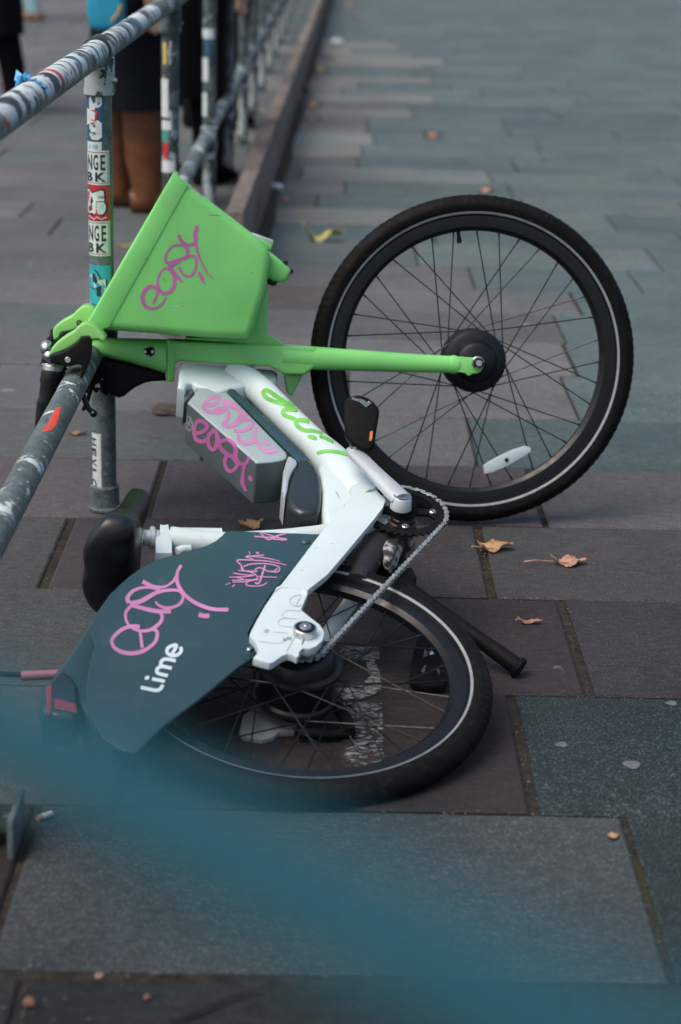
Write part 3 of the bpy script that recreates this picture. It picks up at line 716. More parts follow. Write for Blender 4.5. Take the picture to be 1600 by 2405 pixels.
for x, y in ((1022, 573), (1092, 573)): p = A(80+x/3.92, 680+y/3.92, .0722); b.cyl(p-nA*.002, p+nA*.0012, .0030, 12)
b.build('port_screw', 'alloy', port, root)
# black head shroud behind the stem
sh = T(80, 680, 3.92, [(535, 600), (820, 660), (1205, 772), (1215, 842), (1080, 850), (1010, 866), (930, 905), (870, 950), (830, 985), (780, 1000), (720, 975), (650, 940), (600, 900), (545, 800)])
prismP(A, sh, .045, .07, .008, 3, 'head_shroud', 'black')

# ---- basket (open towards the handlebar)
near = T(200, 400, 3.136, [(668, 24), (930, 235), (1235, 468), (1340, 562), (1364, 640), (1335, 870), (1245, 1160), (1215, 1225), (1180, 1240), (900, 1232), (500, 1200), (130, 1172), (32, 1122)])
bb = bmesh.new(); dN, dF = .155, -.155
nV = [bb.verts.new(A(x, y, dN+.02*((x*-.857-y*.515)-(-630*.857-600*.515))/300)) for x, y in near]
fV = [bb.verts.new(A(x, y, dF-.02*((x*-.857-y*.515)-(-630*.857-600*.515))/300)) for x, y in near]
L = len(near); bb.faces.new(nV); bb.faces.new(fV[::-1]); open_f = None
for i in range(L):
    f = bb.faces.new((nV[i], fV[i], fV[(i+1) % L], nV[(i+1) % L]))
    if i == L-1: open_f = f
bmesh.ops.recalc_face_normals(bb, faces=bb.faces)
keep = set(open_f.edges)
E_ = [e for e in bb.edges if e not in keep and not ((e.verts[0] in nV) != (e.verts[1] in nV))]
lowE = []
for i, v in enumerate(nV): pass
r = bmesh.ops.inset_individual(bb, faces=[open_f], thickness=.006)
r2 = bmesh.ops.extrude_face_region(bb, geom=[open_f])
nv = [g for g in r2['geom'] if isinstance(g, bmesh.types.BMVert)]
inw = (A(630, 590, 0)-A(310, 400, 0)).normalized()*.03
cen = sum((v.co for v in nv), Vector())/len(nv)
bmesh.ops.translate(bb, verts=nv, vec=(A(560, 720, 0)-A(320, 590, 0))*.5)
for v in nv: v.co = cen+(A(560, 720, 0)-A(320, 590, 0))*.5+(v.co-cen-(A(560, 720, 0)-A(320, 590, 0))*.5)*.55
bmesh.ops.delete(bb, geom=[open_f] if open_f.is_valid and False else [], context='FACES')
bmesh.ops.bevel(bb, geom=[e for e in E_ if e.is_valid], offset=.022, segments=5, profile=.5, affect='EDGES', clamp_overlap=True)
bmesh.ops.triangulate(bb, faces=[f for f in bb.faces if len(f.verts) > 4])
b = MB(); b.merge(bb)
basket = b.build('basket', 'green', bike, root, angle=50)
BK = REG['basket']
# rim band along the opening and the shallow groove beside it
b = MB(); rimo = T(200, 400, 3.136, [(668, 22), (560, 212), (350, 570), (32, 1124)])
prismP(A, T(200, 400, 3.136, [(668, 24), (762, 104), (180, 1152), (128, 1172), (30, 1124)]), lambda x, y: .155+.02*((x*-.857-y*.515)-(-630*.857-600*.515))/300+.0022, .006, .0018, 2, mb=b)
b.tube([A(x, y, .170) for x, y in T(200, 400, 3.136, [(666, 26), (350, 572), (32, 1124)])], .0048, 10)
b.tube([A(x, y, -.170) for x, y in T(200, 400, 3.136, [(668, 24), (350, 568), (32, 1122)])], .0048, 10)
b.tube([A(x, y, d_) for x, y, d_ in [(413, 408, .170), (413, 408, -.170)]], .0048, 10); b.tube([A(x, y, d_) for x, y, d_ in [(210, 758, .170), (210, 758, -.170)]], .0048, 10)
b.build('basket_rim', 'green', basket, root)
BK = REG['basket']+REG['basket_rim']
# light holder and lock at the front of the basket
ph = T(200, 400, 3.136, [(1345, 585), (1440, 662), (1512, 725), (1518, 748), (1502, 790), (1488, 815), (1455, 828), (1400, 822), (1335, 790), (1330, 640)])
hold = prismP(A, ph, .045, .09, .008, 3, 'phone_holder', 'green', basket)
prismP(A, T(200, 400, 3.136, [(1350, 800), (1420, 822), (1408, 845), (1380, 854), (1345, 835)]), .035, .07, .004, 2, 'holder_hinge', 'gloss', hold)
b = MB()
for x, y in ((1478, 683), (1516, 745)): b.cyl(A(200+x/3.136, 400+y/3.136, .04), A(200+x/3.136, 400+y/3.136, -.04), .0052, 12, bev=.001)
b.build('holder_screw', 'gloss', hold, root)
prismP(A, T(200, 400, 3.136, [(1228, 470), (1300, 500), (1385, 545), (1370, 590), (1340, 590), (1250, 520)]), .03, .06, .005, 2, 'button_mount', 'green', basket)
prismP(A, T(200, 400, 3.136, [(1232, 458), (1300, 482), (1388, 514), (1384, 548), (1300, 515), (1230, 484)]), .028, .056, .003, 2, 'button_cap', 'alloy', basket)
# bracket that carries the basket on the fork
b = MB(); prismP(A, T(200, 400, 3.136, [(1336, 870), (1352, 900), (1340, 1205), (1455, 1272), (1452, 1290), (1250, 1284), (740, 1246), (740, 1232), (1180, 1235), (1240, 1150)]), .06, .05, .004, 2, mb=b)
prismP(A, T(200, 400, 3.136, [(1330, 870), (1350, 890), (1340, 1205), (1440, 1262), (1200, 1262), (1240, 1150)]), -.01, .05, .004, 2, mb=b)
b.build('basket_bracket', 'green', bike, root)

# ---- handlebar shell, grips, levers
def lobe(path, name, mats, fl):
    b = MB(); P = spline([p[:3]+(p[3],) if False else (p[0], p[1], p[2]) for p in path], 6)
    n = len(P); R = []
    for i in range(n):
        x = i/(n-1)*(len(path)-1); k = min(int(x), len(path)-2); R.append(path[k][3]+(path[k+1][3]-path[k][3])*(x-k))
    b.tube([A(p.x, p.y, p.z/1000) for p in P], R, 22, flat=(nA, fl)); return b.build(name, mats, bike, root, angle=60)
def shell(outline, d, th, nm, parent=None, mats='lightgreen', bev=.010):
    S = spline(list(outline)+[outline[0]], 7)[:-1]
    b = MB(); P = [A(p.x, p.y, d) for p in S]; b.prism(P, -nA*th, bev, 5); return b.build(nm, mats, parent or bike, root, angle=60)
farl = T(80, 680, 3.92, [(180, 460), (176, 370), (222, 312), (340, 245), (385, 200), (425, 165), (490, 150), (560, 190), (545, 300), (470, 330), (340, 380), (250, 400), (230, 445), (200, 465)])
shell(farl, .06, .12, 'handlebar_shell', bev=.028)
nearl = T(80, 680, 3.92, [(148, 604), (146, 572), (190, 505), (285, 430), (355, 390), (420, 328), (480, 304), (545, 328), (600, 372), (660, 440), (655, 470), (628, 490), (590, 458), (545, 462), (525, 480), (490, 440), (440, 440), (410, 480), (370, 512), (285, 558), (200, 590)])
hs = shell(nearl, .25, .085, 'handlebar_shell', bev=.024)
b = MB(); p = A(80+418/3.92, 680+306/3.92, .062); b.lathe(p, nA, [(.0035, 0), (.0055, 0), (.0055, .003), (.0035, .003)], 20, closed=True); b.build('shell_ring', 'gloss', hs, root)
hb = MB(); hb.tube([A(200, 790, .02), A(180, 806, .07), A(150, 828, .11), A(128, 852, .19), A(116, 930, .20)], .0125, 16)
hb.tube([A(200, 775, -.06), A(170, 772, -.12), A(140, 790, -.2), A(128, 800, -.26)], .0125, 16); bar = hb.build('handlebar', 'gloss', bike, root)
# right-hand grip
def grip(pts, name):
    b = MB(); P = [(A(x, y, d), r) for x, y, d, r in pts]; b.tube([p for p, r in P], [r for p, r in P], 24); return b.build(name, 'vinyl', bike, root)
grip([(122.5, 868, .21, .0188), (122, 876, .21, .0202), (118, 900, .205, .0202), (117.5, 902, .205, .0182), (112, 940, .20, .0175), (107, 948, .198, .0175), (106.5, 950, .198, .0163), (101, 1000, .19, .0158), (97, 1030, .185, .0153), (96.5, 1034, .185, .012)], 'grip')
grip([(128, 800, -.26, .016), (120, 830, -.28, .017), (112, 860, -.30, .016)], 'grip')
b = MB(); c0 = A(123.5, 856, .21); c1 = A(122, 872, .21); b.cyl(c0, c1, .0218, 32, bev=.0025); b.build('grip_ring', 'steel', bar, root)
b = MB(); b.ball(A(110, 817, .10), (.0135, .0155, .018), (uA, vA, nA), 24); b.ball(A(116, 836, .11), .012); bell = b.build('bell', 'steel', bike, root)
b = MB(); prismP(A, [(118, 776), (128, 780), (128, 800), (120, 812), (115, 800)], .04, .06, .004, 2, mb=b); b.build('bell_mount', 'gloss', bell, root)
lb = T(80, 680, 3.92, [(150, 612), (230, 592), (300, 560), (370, 515), (412, 480), (440, 440), (500, 436), (528, 478), (525, 600), (500, 690), (470, 760), (440, 820), (424, 800), (440, 700), (400, 690), (340, 705), (290, 716), (250, 700), (240, 678), (150, 680)])
lev = prismP(A, lb, .315, .05, .005, 3, 'brake_lever', 'black')
b = MB(); b.tube([A(x, y, .308) for x, y in [(q.x, q.y) for q in spline(T(80, 680, 3.92, [(490, 640), (465, 720), (432, 790), (428, 870), (450, 960), (480, 1050), (515, 1110), (548, 1140)]), 6)]], .0052, 12); b.ball(A(80+549/3.92, 680+1142/3.92, .308), .0072); b.build('lever_blade', 'gloss', lev, root)
b = MB(); p = A(80+312/3.92, 680+648/3.92, .3155); b.cyl(p-nA*.002, p+nA*.003, .0056, 20, bev=.001); b.build('pivot_bolt', 'steel', lev, root)
b = MB(); p = A(80+540/3.92, 680+1132/3.92, .3145); b.ball(p, .0022); b.build('lever_glint', 'steel', lev, root)  # bright bead set in as the glint on the blade's end ball
b = MB(); prismP(A, T(80, 680, 3.92, [(240, 690), (300, 740), (318, 790), (310, 850), (280, 860), (262, 900), (240, 940), (215, 900), (230, 780)]), .215, .04, .006, 2, mb=b); b.build('grip_clamp', 'black', bar, root)
b = MB(); prismP(A, T(80, 680, 3.92, [(288, 745), (300, 742), (312, 800), (296, 806)]), .217, .01, .001, 1, mb=b); b.build('clamp_plate', 'steel', bar, root)
# brake cables and the little fittings hanging behind the lever
for pts in ([(205, 830, .12), (212, 860, .10), (214, 905, .08), (206, 940, .07), (196, 962, .06)], [(214, 832, .1), (222, 870, .08), (232, 905, .05), (250, 925, .03)], [(208, 835, .07), (224, 880, .05), (226, 920, .03)], [(200, 850, .13), (206, 880, .11), (222, 900, .09), (236, 880, .06), (240, 850, .04)]):
    b = MB(); b.tube([A(p.x, p.y, p.z) for p in spline([(q[0], q[1], q[2]) for q in pts], 5)], .0042, 10); b.build('cable', 'black', bike, root)
b = MB(); prismP(A, T(80, 680, 3.92, [(440, 830), (520, 640), (560, 640), (640, 900), (620, 930), (540, 930), (500, 960), (440, 950)]), .07, .05, .006, 2, mb=b); brk = b.build('cable_clamp', 'black', bike, root)
b = MB(); prismP(A, T(80, 680, 3.92, [(568, 868), (595, 862), (608, 880), (608, 905), (560, 905)]), .073, .01, .002, 1, mb=b)
for x, y, r_ in ((495, 845, .004), (505, 870, .003), (580, 720, .0014), (627, 826, .0015), (545, 665, .0025)): b.ball(A(80+x/3.92, 680+y/3.92, .075), r_)
b.build('cable_fitting', 'alloy', brk, root)

# ---- frame (white)
fr = MB()
headP = T(400, 820, 3.92, [(92, 118), (500, 146), (940, 180), (992, 208), (985, 290), (940, 330), (700, 330), (535, 368), (440, 398), (360, 380), (300, 345), (236, 332), (205, 305), (160, 308), (135, 360), (68, 345)])
prismP(FR, headP, lambda x, y: .030-.00012*(x-420), .07, .010, 4, mb=fr)
fr.tube([FR(p.x, p.y, 0) for p in spline([(545, 880), (600, 908), (640, 947), (680, 987), (720, 1026), (762, 1066), (800, 1106), (840, 1160), (890, 1218), (925, 1262)], 14)], [.032]*2+[.0285]*14+[.031, .034, .036, .036, .036]+[.034]*20, 28) if False else None
pth = spline([(545, 880), (600, 908), (640, 947), (680, 987), (720, 1026), (762, 1066), (800, 1110), (840, 1160), (890, 1218), (925, 1262)], 14)
rad = []
for p in pth: rad.append(.0300 if p.x < 600 else .0285 if p.x < 740 else .0285+min(1, (p.x-740)/60)*.010 if p.x < 860 else .036)
fr.tube([FR(p.x, p.y, 0) for p in pth], rad, 28)
prismP(FR, [(748, 1090), (757, 1150), (756, 1195), (764, 1220), (780, 1231), (830, 1205), (880, 1190), (850, 1120), (800, 1080)], .024, .05, .018, 5, mb=fr)
fr.tube([FR(p.x, p.y, 0) for p in spline([(925, 1262), (800, 1255), (740, 1262), (640, 1272), (520, 1277), (400, 1264)], 14)], .0205, 24)
frame = fr.build('frame', 'white', bike, root, angle=50)
stay = T(700, 880, 3.92, [(480, 1030), (560, 995), (660, 1000), (740, 1080), (810, 1152), (780, 1225), (700, 1330), (600, 1450), (400, 1690), (270, 1840), (86, 1985)])+T(560, 1340, 5.2267, [(848, 225), (856, 255), (846, 292), (815, 370), (770, 482), (900, 590), (1000, 665), (1045, 735), (1052, 790), (1025, 865), (955, 928), (865, 960), (795, 952)])
stay += T(560, 1340, 5.2267, [(745, 1000), (742, 1045), (715, 1062), (660, 1030), (600, 1020), (540, 1045), (480, 1085), (430, 1122), (380, 1135), (260, 1105), (182, 1076), (232, 1020), (240, 950), (200, 868), (138, 800), (160, 740), (232, 600), (330, 430), (425, 290), (470, 205), (520, 180)])
stay += T(700, 880, 3.92, [(0, 1735), (150, 1535), (300, 1345), (400, 1215), (470, 1140), (488, 1080)])
dst = lambda x, y: .046+.018*max(0, min(1, (y-1130)/60))+.020*max(0, min(1, (y-1200)/300))
sb = MB(); prismP(FR, stay, dst, .012, .0035, 3, mb=sb); cs = sb.build('chainstay', 'white', bike, root, angle=40)
b = MB(); prismP(FR, T(560, 1340, 5.2267, [(470, 205), (520, 172), (640, 178), (780, 205), (858, 238), (856, 262), (846, 292), (780, 235), (640, 205), (520, 205), (440, 260)]), lambda x, y: dst(x, y)+.0025, .016, .003, 2, mb=b); b.build('stay_sleeve', 'white', cs, root)
b = MB(); prismP(FR, T(560, 1340, 5.2267, [(740, 850), (800, 850), (850, 900), (1010, 870), (955, 930), (865, 962), (790, 952), (700, 900)]), .080, .016, .003, 2, mb=b); b.build('dropout_cap', 'white', cs, root)
CSB = REG['chainstay']
# lower (far side) stay and dropout
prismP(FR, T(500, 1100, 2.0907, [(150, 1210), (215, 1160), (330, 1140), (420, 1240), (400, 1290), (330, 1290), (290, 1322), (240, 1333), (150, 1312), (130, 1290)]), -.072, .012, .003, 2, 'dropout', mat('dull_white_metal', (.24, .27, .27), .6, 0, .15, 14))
b = MB(); b.tube([FR(905, 1290, -.05), FR(820, 1420, -.068), FR(720, 1560, -.075), FR(650, 1690, -.076)], .013, 16); b.build('chainstay', 'white', bike, root)
# embossed wordmark and axle nut on the dropout
b = MB(); mapO = (560+545/5.2267, 1340+905/5.2267); xv = (14.2, -25.5); yv = (-37, -4)
wordmark(b, mapO, xv, yv, 1.2, CSB, .0004); b.build('embossed_lettering', mat('grey_embossed_edge', (.33, .37, .38), .5), cs, root)
b = MB()
for i, k in enumerate([[(552, 830), (560, 870), (570, 845), (585, 865), (600, 830)], [(605, 812), (625, 855), (632, 830), (652, 850), (645, 805)]]): ribbon(b, T(560, 1340, 5.2267, k), 1.3, CSB, .0009, 1)
for k in ([(715, 790), (590, 1000)],): ribbon(b, T(560, 1340, 5.2267, k), 1., CSB, .0004, 2)
b.build('scribble', 'darkgrey', cs, root)
pz = FR(560+812/5.2267, 1340+790/5.2267, .082); axd = nF
b = MB(); b.cyl(pz-axd*.004, pz+axd*.014, .0180, 36, bev=.0012); nut = b.build('axle_nut', 'steel', cs, root)
b = MB(); b.lathe(pz+axd*.0142, axd, [(.006, 0), (.0150, 0), (.0150, .001), (.006, .001)], 30, closed=True); b.build('nut_seal', 'gloss', nut, root)
b = MB(); b.lathe(pz+axd*.0150, axd, [(.0045, 0), (.0095, 0), (.0085, .002), (.0045, .002)], 24, closed=True); b.ball(pz+axd*.0148, .004); b.build('nut_core', 'steel', nut, root)
b = MB(); b.tube([FR(560+x/5.2267, 1340+y/5.2267, .0825) for x, y in ((818, 850), (792, 885), (780, 940), (790, 985))], .0014, 8); b.build('motor_cable', 'black', cs, root)
b = MB(); prismP(FR, T(560, 1340, 5.2267, [(672, 965), (715, 905), (745, 930), (720, 985)]), .074, .012, .001, 1, mb=b); b.build('tension_slot', 'gloss', cs, root)

# ---- battery
M['batteryshade'] = mat('silver_shell_painted_shade', (.085, .115, .12), .42, .2, .06, 6)  # darker copy of the silver shell, shade painted into the side faces
M['capblack'] = mat('satin_black_cap', (.016, .024, .028), .34, 0, .12, 9, spec=.6)
top = T(400, 820, 3.92, [(155, 486), (270, 348), (350, 356), (440, 398), (525, 392), (1075, 950), (1080, 985), (1060, 1010), (980, 1030), (790, 1045), (768, 1022)])
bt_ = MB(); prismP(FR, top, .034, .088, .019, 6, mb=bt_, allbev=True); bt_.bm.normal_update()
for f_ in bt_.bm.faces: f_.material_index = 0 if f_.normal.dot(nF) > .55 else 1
batt = bt_.build('battery', ['battery', 'batteryshade'], bike, root, angle=40)
BT = REG['battery']
b = MB(); prismP(FR, T(400, 820, 3.92, [(528, 364), (565, 356), (600, 368), (1290, 1008), (1215, 1070), (1160, 1016), (1090, 945), (560, 405)]), .026, .03, .004, 2, mb=b); b.build('battery_rail', 'panel', batt, root)
cap = T(400, 820, 3.92, [(1160, 1020), (1240, 985), (1292, 1010), (1350, 1070), (1385, 1150), (1400, 1250), (1398, 1350), (1388, 1440), (1360, 1488), (1300, 1500), (1200, 1500), (1130, 1462), (1085, 1410), (1065, 1350), (1085, 1240), (1120, 1140), (1160, 1070)])
prismP(FR, cap, .030, .052, .024, 6, 'battery_cap', 'capblack', batt)
prismP(FR, T(400, 820, 3.92, [(1080, 985), (1110, 982), (1160, 1016), (1172, 1040), (1165, 1065), (1120, 1130), (1095, 1200), (1080, 1300), (1060, 1370), (1030, 1300), (1040, 1120)]), .031, .06, .004, 2, 'battery_latch', 'alloy', batt)
prismP(FR, T(400, 820, 3.92, [(150, 310), (180, 300), (228, 325), (222, 380), (165, 460), (125, 500), (140, 370)]), .012, .05, .004, 2, 'battery_guard', 'darkgrey', batt)
b = MB()
for cx_, rx, ry in ((0, 9.5, 17.5),):
    for k in (1., .82):
        ribbon(b, [(444+rx*k*math.cos(a)+ry*k*math.sin(a)*.12, 994.5+ry*k*math.sin(a)) for a in [i*math.pi/10 for i in range(21)]], 1.2, BT, .0005, 1.)
for k in ([(438, 985), (448, 1000)], [(449, 984), (440, 1003)], [(438, 995), (451, 992)]): ribbon(b, k, 1.3, BT, .0005, 1.)
b.build('recycling_mark', mat('pale_moulded_line', (.30, .34, .35), .6), batt, root)

# ---- crank, chainring, chain, pedals
dR = .047
cR = FR(946, 1201, dR); nR = nB; RP = Plane(cR, nB)
ur = (RP(1008, 1205)-cR).normalized(); vr = nR.cross(ur)
if vr.dot(RP(945, 1241)-cR) < 0: vr = -vr
pol = lambda r, a, h=0: cR+(ur*math.cos(a)+vr*math.sin(a))*r+nR*h
NT_ = 38; RC = NT_*.0127/2/math.pi
cg = MB(); o_, i_ = [], []
for k in range(NT_*4):
    a = 2*math.pi*k/(NT_*4); ro = RC+(.0035 if k % 4 == 0 else -.0002 if k % 4 in (1, 3) else -.0038); o_.append((a, ro))
vs, fs = [], []; m_ = len(o_)
for a, ro in o_:
    for r_, h in ((ro, .0016), (.0595, .0016), (.0595, -.0016), (ro, -.0016)): vs.append(pol(r_, a, h))
for k in range(m_):
    j = (k+1) % m_
    for c_ in range(4): fs.append((k*4+c_, k*4+(c_+1) % 4, j*4+(c_+1) % 4, j*4+c_))
cg.raw(vs, fs)
for q in range(4):
    a = q*math.pi/2
    arm = [(.018, -.45), (.032, -.30), (.044, -.24), (.050, -.30), (.0598, -.20), (.0605, -.42), (.0605, .42), (.0598, .20), (.050, .30), (.044, .24), (.032, .30), (.018, .45)]
    arm = [(.016, -.6), (.030, -.34), (.046, -.20), (.0598, -.36), (.0606, 0), (.0598, .36), (.046, .20), (.030, .34), (.016, .6)]
    cg.prism([pol(r_, a+t, .0030) for r_, t in arm], -nR*.006, .0008, 1)
cg.lathe(cR, nR, [(.006, -.006), (.024, -.005), (.026, .002), (.022, .012), (.018, .020), (.006, .020)], 40, caps=True)
ring = cg.build('chainring', 'black', bike, root, angle=35)
for q in range(4):
    b = MB(); p = pol(.052, q*math.pi/2, .003); b.lathe(p, nR, [(.0022, .0016), (.0045, .0022), (.0062, .001), (.0062, -.001)], 20); b.cyl(p-nR*.002, p+nR*.0002, .0024, 6); b.build('chainring_bolt', 'steel', ring, root)
cran = T(700, 880, 3.92, [(462, 712), (466, 680), (490, 645), (520, 660), (560, 695), (640, 722), (700, 780), (800, 890), (940, 1050), (985, 1075), (1030, 1105), (1034, 1150), (1000, 1168), (940, 1165), (890, 1150), (850, 1160), (800, 1128), (680, 960), (560, 820)])
cp0 = FR(945, 1164, .088); cp1 = FR(832, 1052, .094)
b = MB(); b.tube([cp1.lerp(cp0, t)-nF*.008 for t in (-.06, 0, .1, .4, .75, .93, 1.0)], [.010, .0150, .0160, .0160, .0185, .0195, .0190], 24, flat=(nF, .62))
b.cyl(cp0-nF*.026, cp0-nF*.0005, .0188, 32, bev=.002, r1=.0165); crank = b.build('crank_arm', 'alloy', bike, root, angle=50)
b = MB(); b.lathe(cp0-nF*.0008, nF, [(.0122, 0), (.0152, 0), (.0152, .002), (.0122, .0022)], 32, closed=True); b.build('crank_ring', 'steel', crank, root)
b = MB(); b.lathe(cp0-nF*.0005, nF, [(.0035, .0008), (.0115, .0012), (.0120, .0002)], 30); b.ball(cp0, .0030); b.build('crank_bolt', 'darkgrey', crank, root)
def pedal(c, ax, lng, wid, thk, up, nm):
    sx = (lng.normalized()); sy = ax.normalized(); sz = sx.cross(sy).normalized()
    p = thing('x', c, None, None) if False else None
    b = MB(); o = []
    for x, y in [(-1, .10), (-.85, -.0), (.85, 0), (1, .10), (1, .80), (.78, 1.), (.1, 1.06), (-.5, 1.04), (-1, .85)]: o.append(c+sx*x*wid+sy*y*up-sz*thk)
    b.prism(o, sz*thk*2, .004, 3); return b.build(nm, 'black', bike, root), sx, sy, sz
# near pedal: body turned edge-on towards the viewer
pedO = T(700, 880, 3.92, [(432, 232), (470, 198), (560, 182), (640, 205), (705, 255), (750, 318), (748, 362), (722, 520), (704, 655), (640, 704), (590, 690), (500, 642), (436, 560), (430, 420)])
pc = FR(838, 1045, .10)
vdir = (pc-CAM).normalized(); pn = (-vdir+nF*.25).normalized()
PP = Plane(pc, pn); b = MB(); b.prism([PP(x, y, .016) for x, y in pedO], -pn*.036, .006, 3); ped = b.build('pedal', 'black', bike, root)
PD = REG['pedal']
b = MB(); patch(b, T(700, 880, 3.92, [(490, 225), (520, 190), (560, 184), (640, 210), (690, 248), (665, 272), (630, 300), (570, 255)]), PD, .0008, 0, 1); b.build('pedal_grip', 'grit', ped, root)
b = MB(); P_ = [cast(x, y, PD, 0) for x, y in T(700, 880, 3.92, [(664, 522), (692, 520), (688, 590), (676, 612), (655, 612)])]
P_ = [p or PP(875, 1020, .016) for p in P_]; b.prism([p+pn*.002 for p in P_], -pn*.004, .0008, 1); b.build('pedal_reflector', 'amber', ped, root)
b = MB(); b.cyl(cp1-nF*.01, cp1+nF*.012, .0055, 14); b.cyl(cp1-nF*.004, cp1+nF*.006, .0078, 14); b.build('pedal_axle', 'steel', ped, root)
def prj(p):
    q = W.transposed() @ (p-CAM); return (CX+F*q.x/-q.z, CY-F*q.y/-q.z)
# far crank and pedal
f0 = FR(944, 1268, -.0)-nF*.082; fd = (cp1-cp0); f1 = f0-fd
b = MB(); b.tube([f0.lerp(f1, t) for t in (-.12, 0, .2, .6, 1., 1.08)], [.012, .018, .017, .0155, .015, .010], 20, flat=(nF, .62)); b.cyl(f0-nF*.01, f0+nF*.03, .0185, 24, bev=.002); b.build('crank_arm', 'alloy', bike, root, angle=50)
pO = T(900, 1050, 3.9286, [(320, 1750), (345, 1725), (420, 1725), (520, 1780), (590, 1880), (610, 1960), (612, 2080), (585, 2180), (560, 2205), (420, 2200), (300, 2170), (255, 2140), (248, 2080), (280, 1880)])
pc2 = f1-nF*.055; vd2 = (pc2-CAM).normalized(); pn2 = (-vd2*.6+nF*.75).normalized(); pn2 = Vector((.12, -.10, 1)).normalized(); P2 = Plane(ground(1005, 1550, .026), pn2)
b = MB(); 
outer = [P2(x, y, .0) for x, y in pO]; b.prism(outer, -pn2*.016, .004, 2)
ped2 = b.build('pedal', 'black', bike, root)
b = MB()
for k in ([(372, 1935), (385, 1860), (412, 1895), (412, 1925)], [(500, 1935), (520, 1890), (545, 1930), (540, 1970)], [(356, 2055), (385, 2010), (398, 2010), (390, 2060), (370, 2080)], [(495, 2060), (505, 2030), (525, 2060), (520, 2100)]):
    b.prism([P2(x, y, .0012) for x, y in T(900, 1050, 3.9286, k)], -pn2*.003, .0004, 1)
b.build('pedal_opening', mat('scuffed_grey_plastic', (.09, .10, .105), .6), ped2, root)
b = MB(); b.cyl(f1, P2(1005, 1550, -.008), .006, 12); b.build('pedal_axle', 'steel', ped2, root)

# chain round the chainring and the sprocket
sp0 = cB+nB*.057; RS = .0364
def tang(sign):
    d = sp0-cR; D = d-nR*d.dot(nR); L_ = D.length; ang = math.atan2(D.dot(vr), D.dot(ur)); al = math.acos((RC-RS)/L_)
    return ang+sign*al
pts = []
cand = [tang(1), tang(-1)]
# visible run is the one farther to the right in the picture
cand.sort(key=lambda a: -prj(pol(RC, a))[0])
aR, aL = cand
wrapdir = 1
def arc(c_, R_, a0, a1, n, lift=None): return [c_+(ur*math.cos(a0+(a1-a0)*i/n)+vr*math.sin(a0+(a1-a0)*i/n))*R_ for i in range(n+1)]
d_ = sp0-cR; cS = cR+(d_-nR*d_.dot(nR)); off_s = nR*d_.dot(nR)
am = math.atan2((sp0-cR).dot(vr), (sp0-cR).dot(ur))
def norm_to(a, ref, sign):
    while (a-ref)*sign < 0: a += sign*2*math.pi
    while (a-ref)*sign > 2*math.pi: a -= sign*2*math.pi
    return a
# chainring: from aL to aR the long way round (away from the sprocket); sprocket: the opposite side
away = am+math.pi
sgn = 1 if norm_to(away, aL, 1)-aL < norm_to(aR, aL, 1)-aL else -1
big = arc(cR, RC, aL, norm_to(aR, aL, sgn), 60)
small = arc(cS, RS, aR, norm_to(aL, aR, sgn), 40)
small = [p+off_s for p in small]
loop = big+small
loop = loop+[loop[0]]
LL = [0]
for i in range(1, len(loop)): LL.append(LL[-1]+(loop[i]-loop[i-1]).length)
nl = int(round(LL[-1]/.0127/2)*2); pit = LL[-1]/nl
def at_len(s):
    s %= LL[-1]
    for i in range(1, len(LL)):
        if LL[i] >= s:
            t = (s-LL[i-1])/max(1e-9, LL[i]-LL[i-1]); return loop[i-1].lerp(loop[i], t)
    return loop[-1]
pins = [at_len(i*pit) for i in range(nl)]
ch = MB()
for i in range(nl):
    p, q = pins[i], pins[(i+1) % nl]; t = (q-p).normalized(); s_ = nR.cross(t); outer_ = i % 2 == 0
    hz = .0036 if outer_ else .0023; L_ = (q-p).length
    for sd in (1, -1):
        o2 = []
        for cx_, a0, a1 in ((0, math.pi/2, 3*math.pi/2), (L_, -math.pi/2, math.pi/2)):
            for k in range(7):
                a = a0+(a1-a0)*k/6; o2.append((cx_+.0045*math.cos(a), .0045*math.sin(a)))
            if cx_ == 0: o2.append((L_/2, -.0026))
        o2.append((L_/2, .0026))
        ch.prism([p+t*x+s_*y+nR*(hz*sd+.0006) for x, y in o2], -nR*.0012, .0003, 1)
    ch.cyl(p-nR*.0048, p+nR*.0048, .0018, 8); ch.cyl(p-nR*.0022, p+nR*.0022, .0038, 10)
ch.build('chain', 'chain', bike, root, angle=30)

M['brownbolt'] = mat('rusty_bolt', (.22, .14, .09), .6, .3, .3, 60)
# ---- bottom bracket, bridge, kickstand
bb0 = FR(940, 1268, 0)
b = MB(); b.tube([FR(x, y, d) for x, y, d in ((930, 1262, .0), (880, 1290, .012), (850, 1330, .02), (838, 1372, .02))], [.030, .029, .026, .020], 18); b.build('stay_bridge', mat('grease_black_over_white', (.016, .016, .016), .7, 0, .25, 10, (.010, .009, .008), (.35, .70), 25, bump=.3, bs=120), bike, root, angle=50)
b = MB(); b.cyl(bb0-nF*.042, bb0+nF*.040, .026, 36, bev=.003); prismP(FR, [(830, 1240), (905, 1262), (900, 1300), (868, 1312), (840, 1322), (812, 1330), (790, 1300)], .020, .03, .008, 3, mb=b)
b.tube([FR(x, y, d) for x, y, d in ((925, 1280, .01), (915, 1320, .0), (906, 1350, -.01))], [.018, .014, .010], 16); b.build('bottom_bracket', 'dirtywhite', bike, root, angle=50)
b = MB(); prismP(FR, [(878, 1256), (900, 1262), (937, 1262), (931, 1288), (918, 1318), (904, 1314), (898, 1290), (870, 1287), (838, 1290), (836, 1264)], .034, .02, .006, 3, mb=b); b.build('cable_guide', 'dirtywhite', bike, root)
b = MB(); b.cyl(FR(884, 1322, .0), FR(884, 1322, .024), .007, 6); b.cyl(FR(912, 1330, .0), FR(912, 1330, .022), .006, 6); b.build('mount_bolt', 'brownbolt', bike, root)
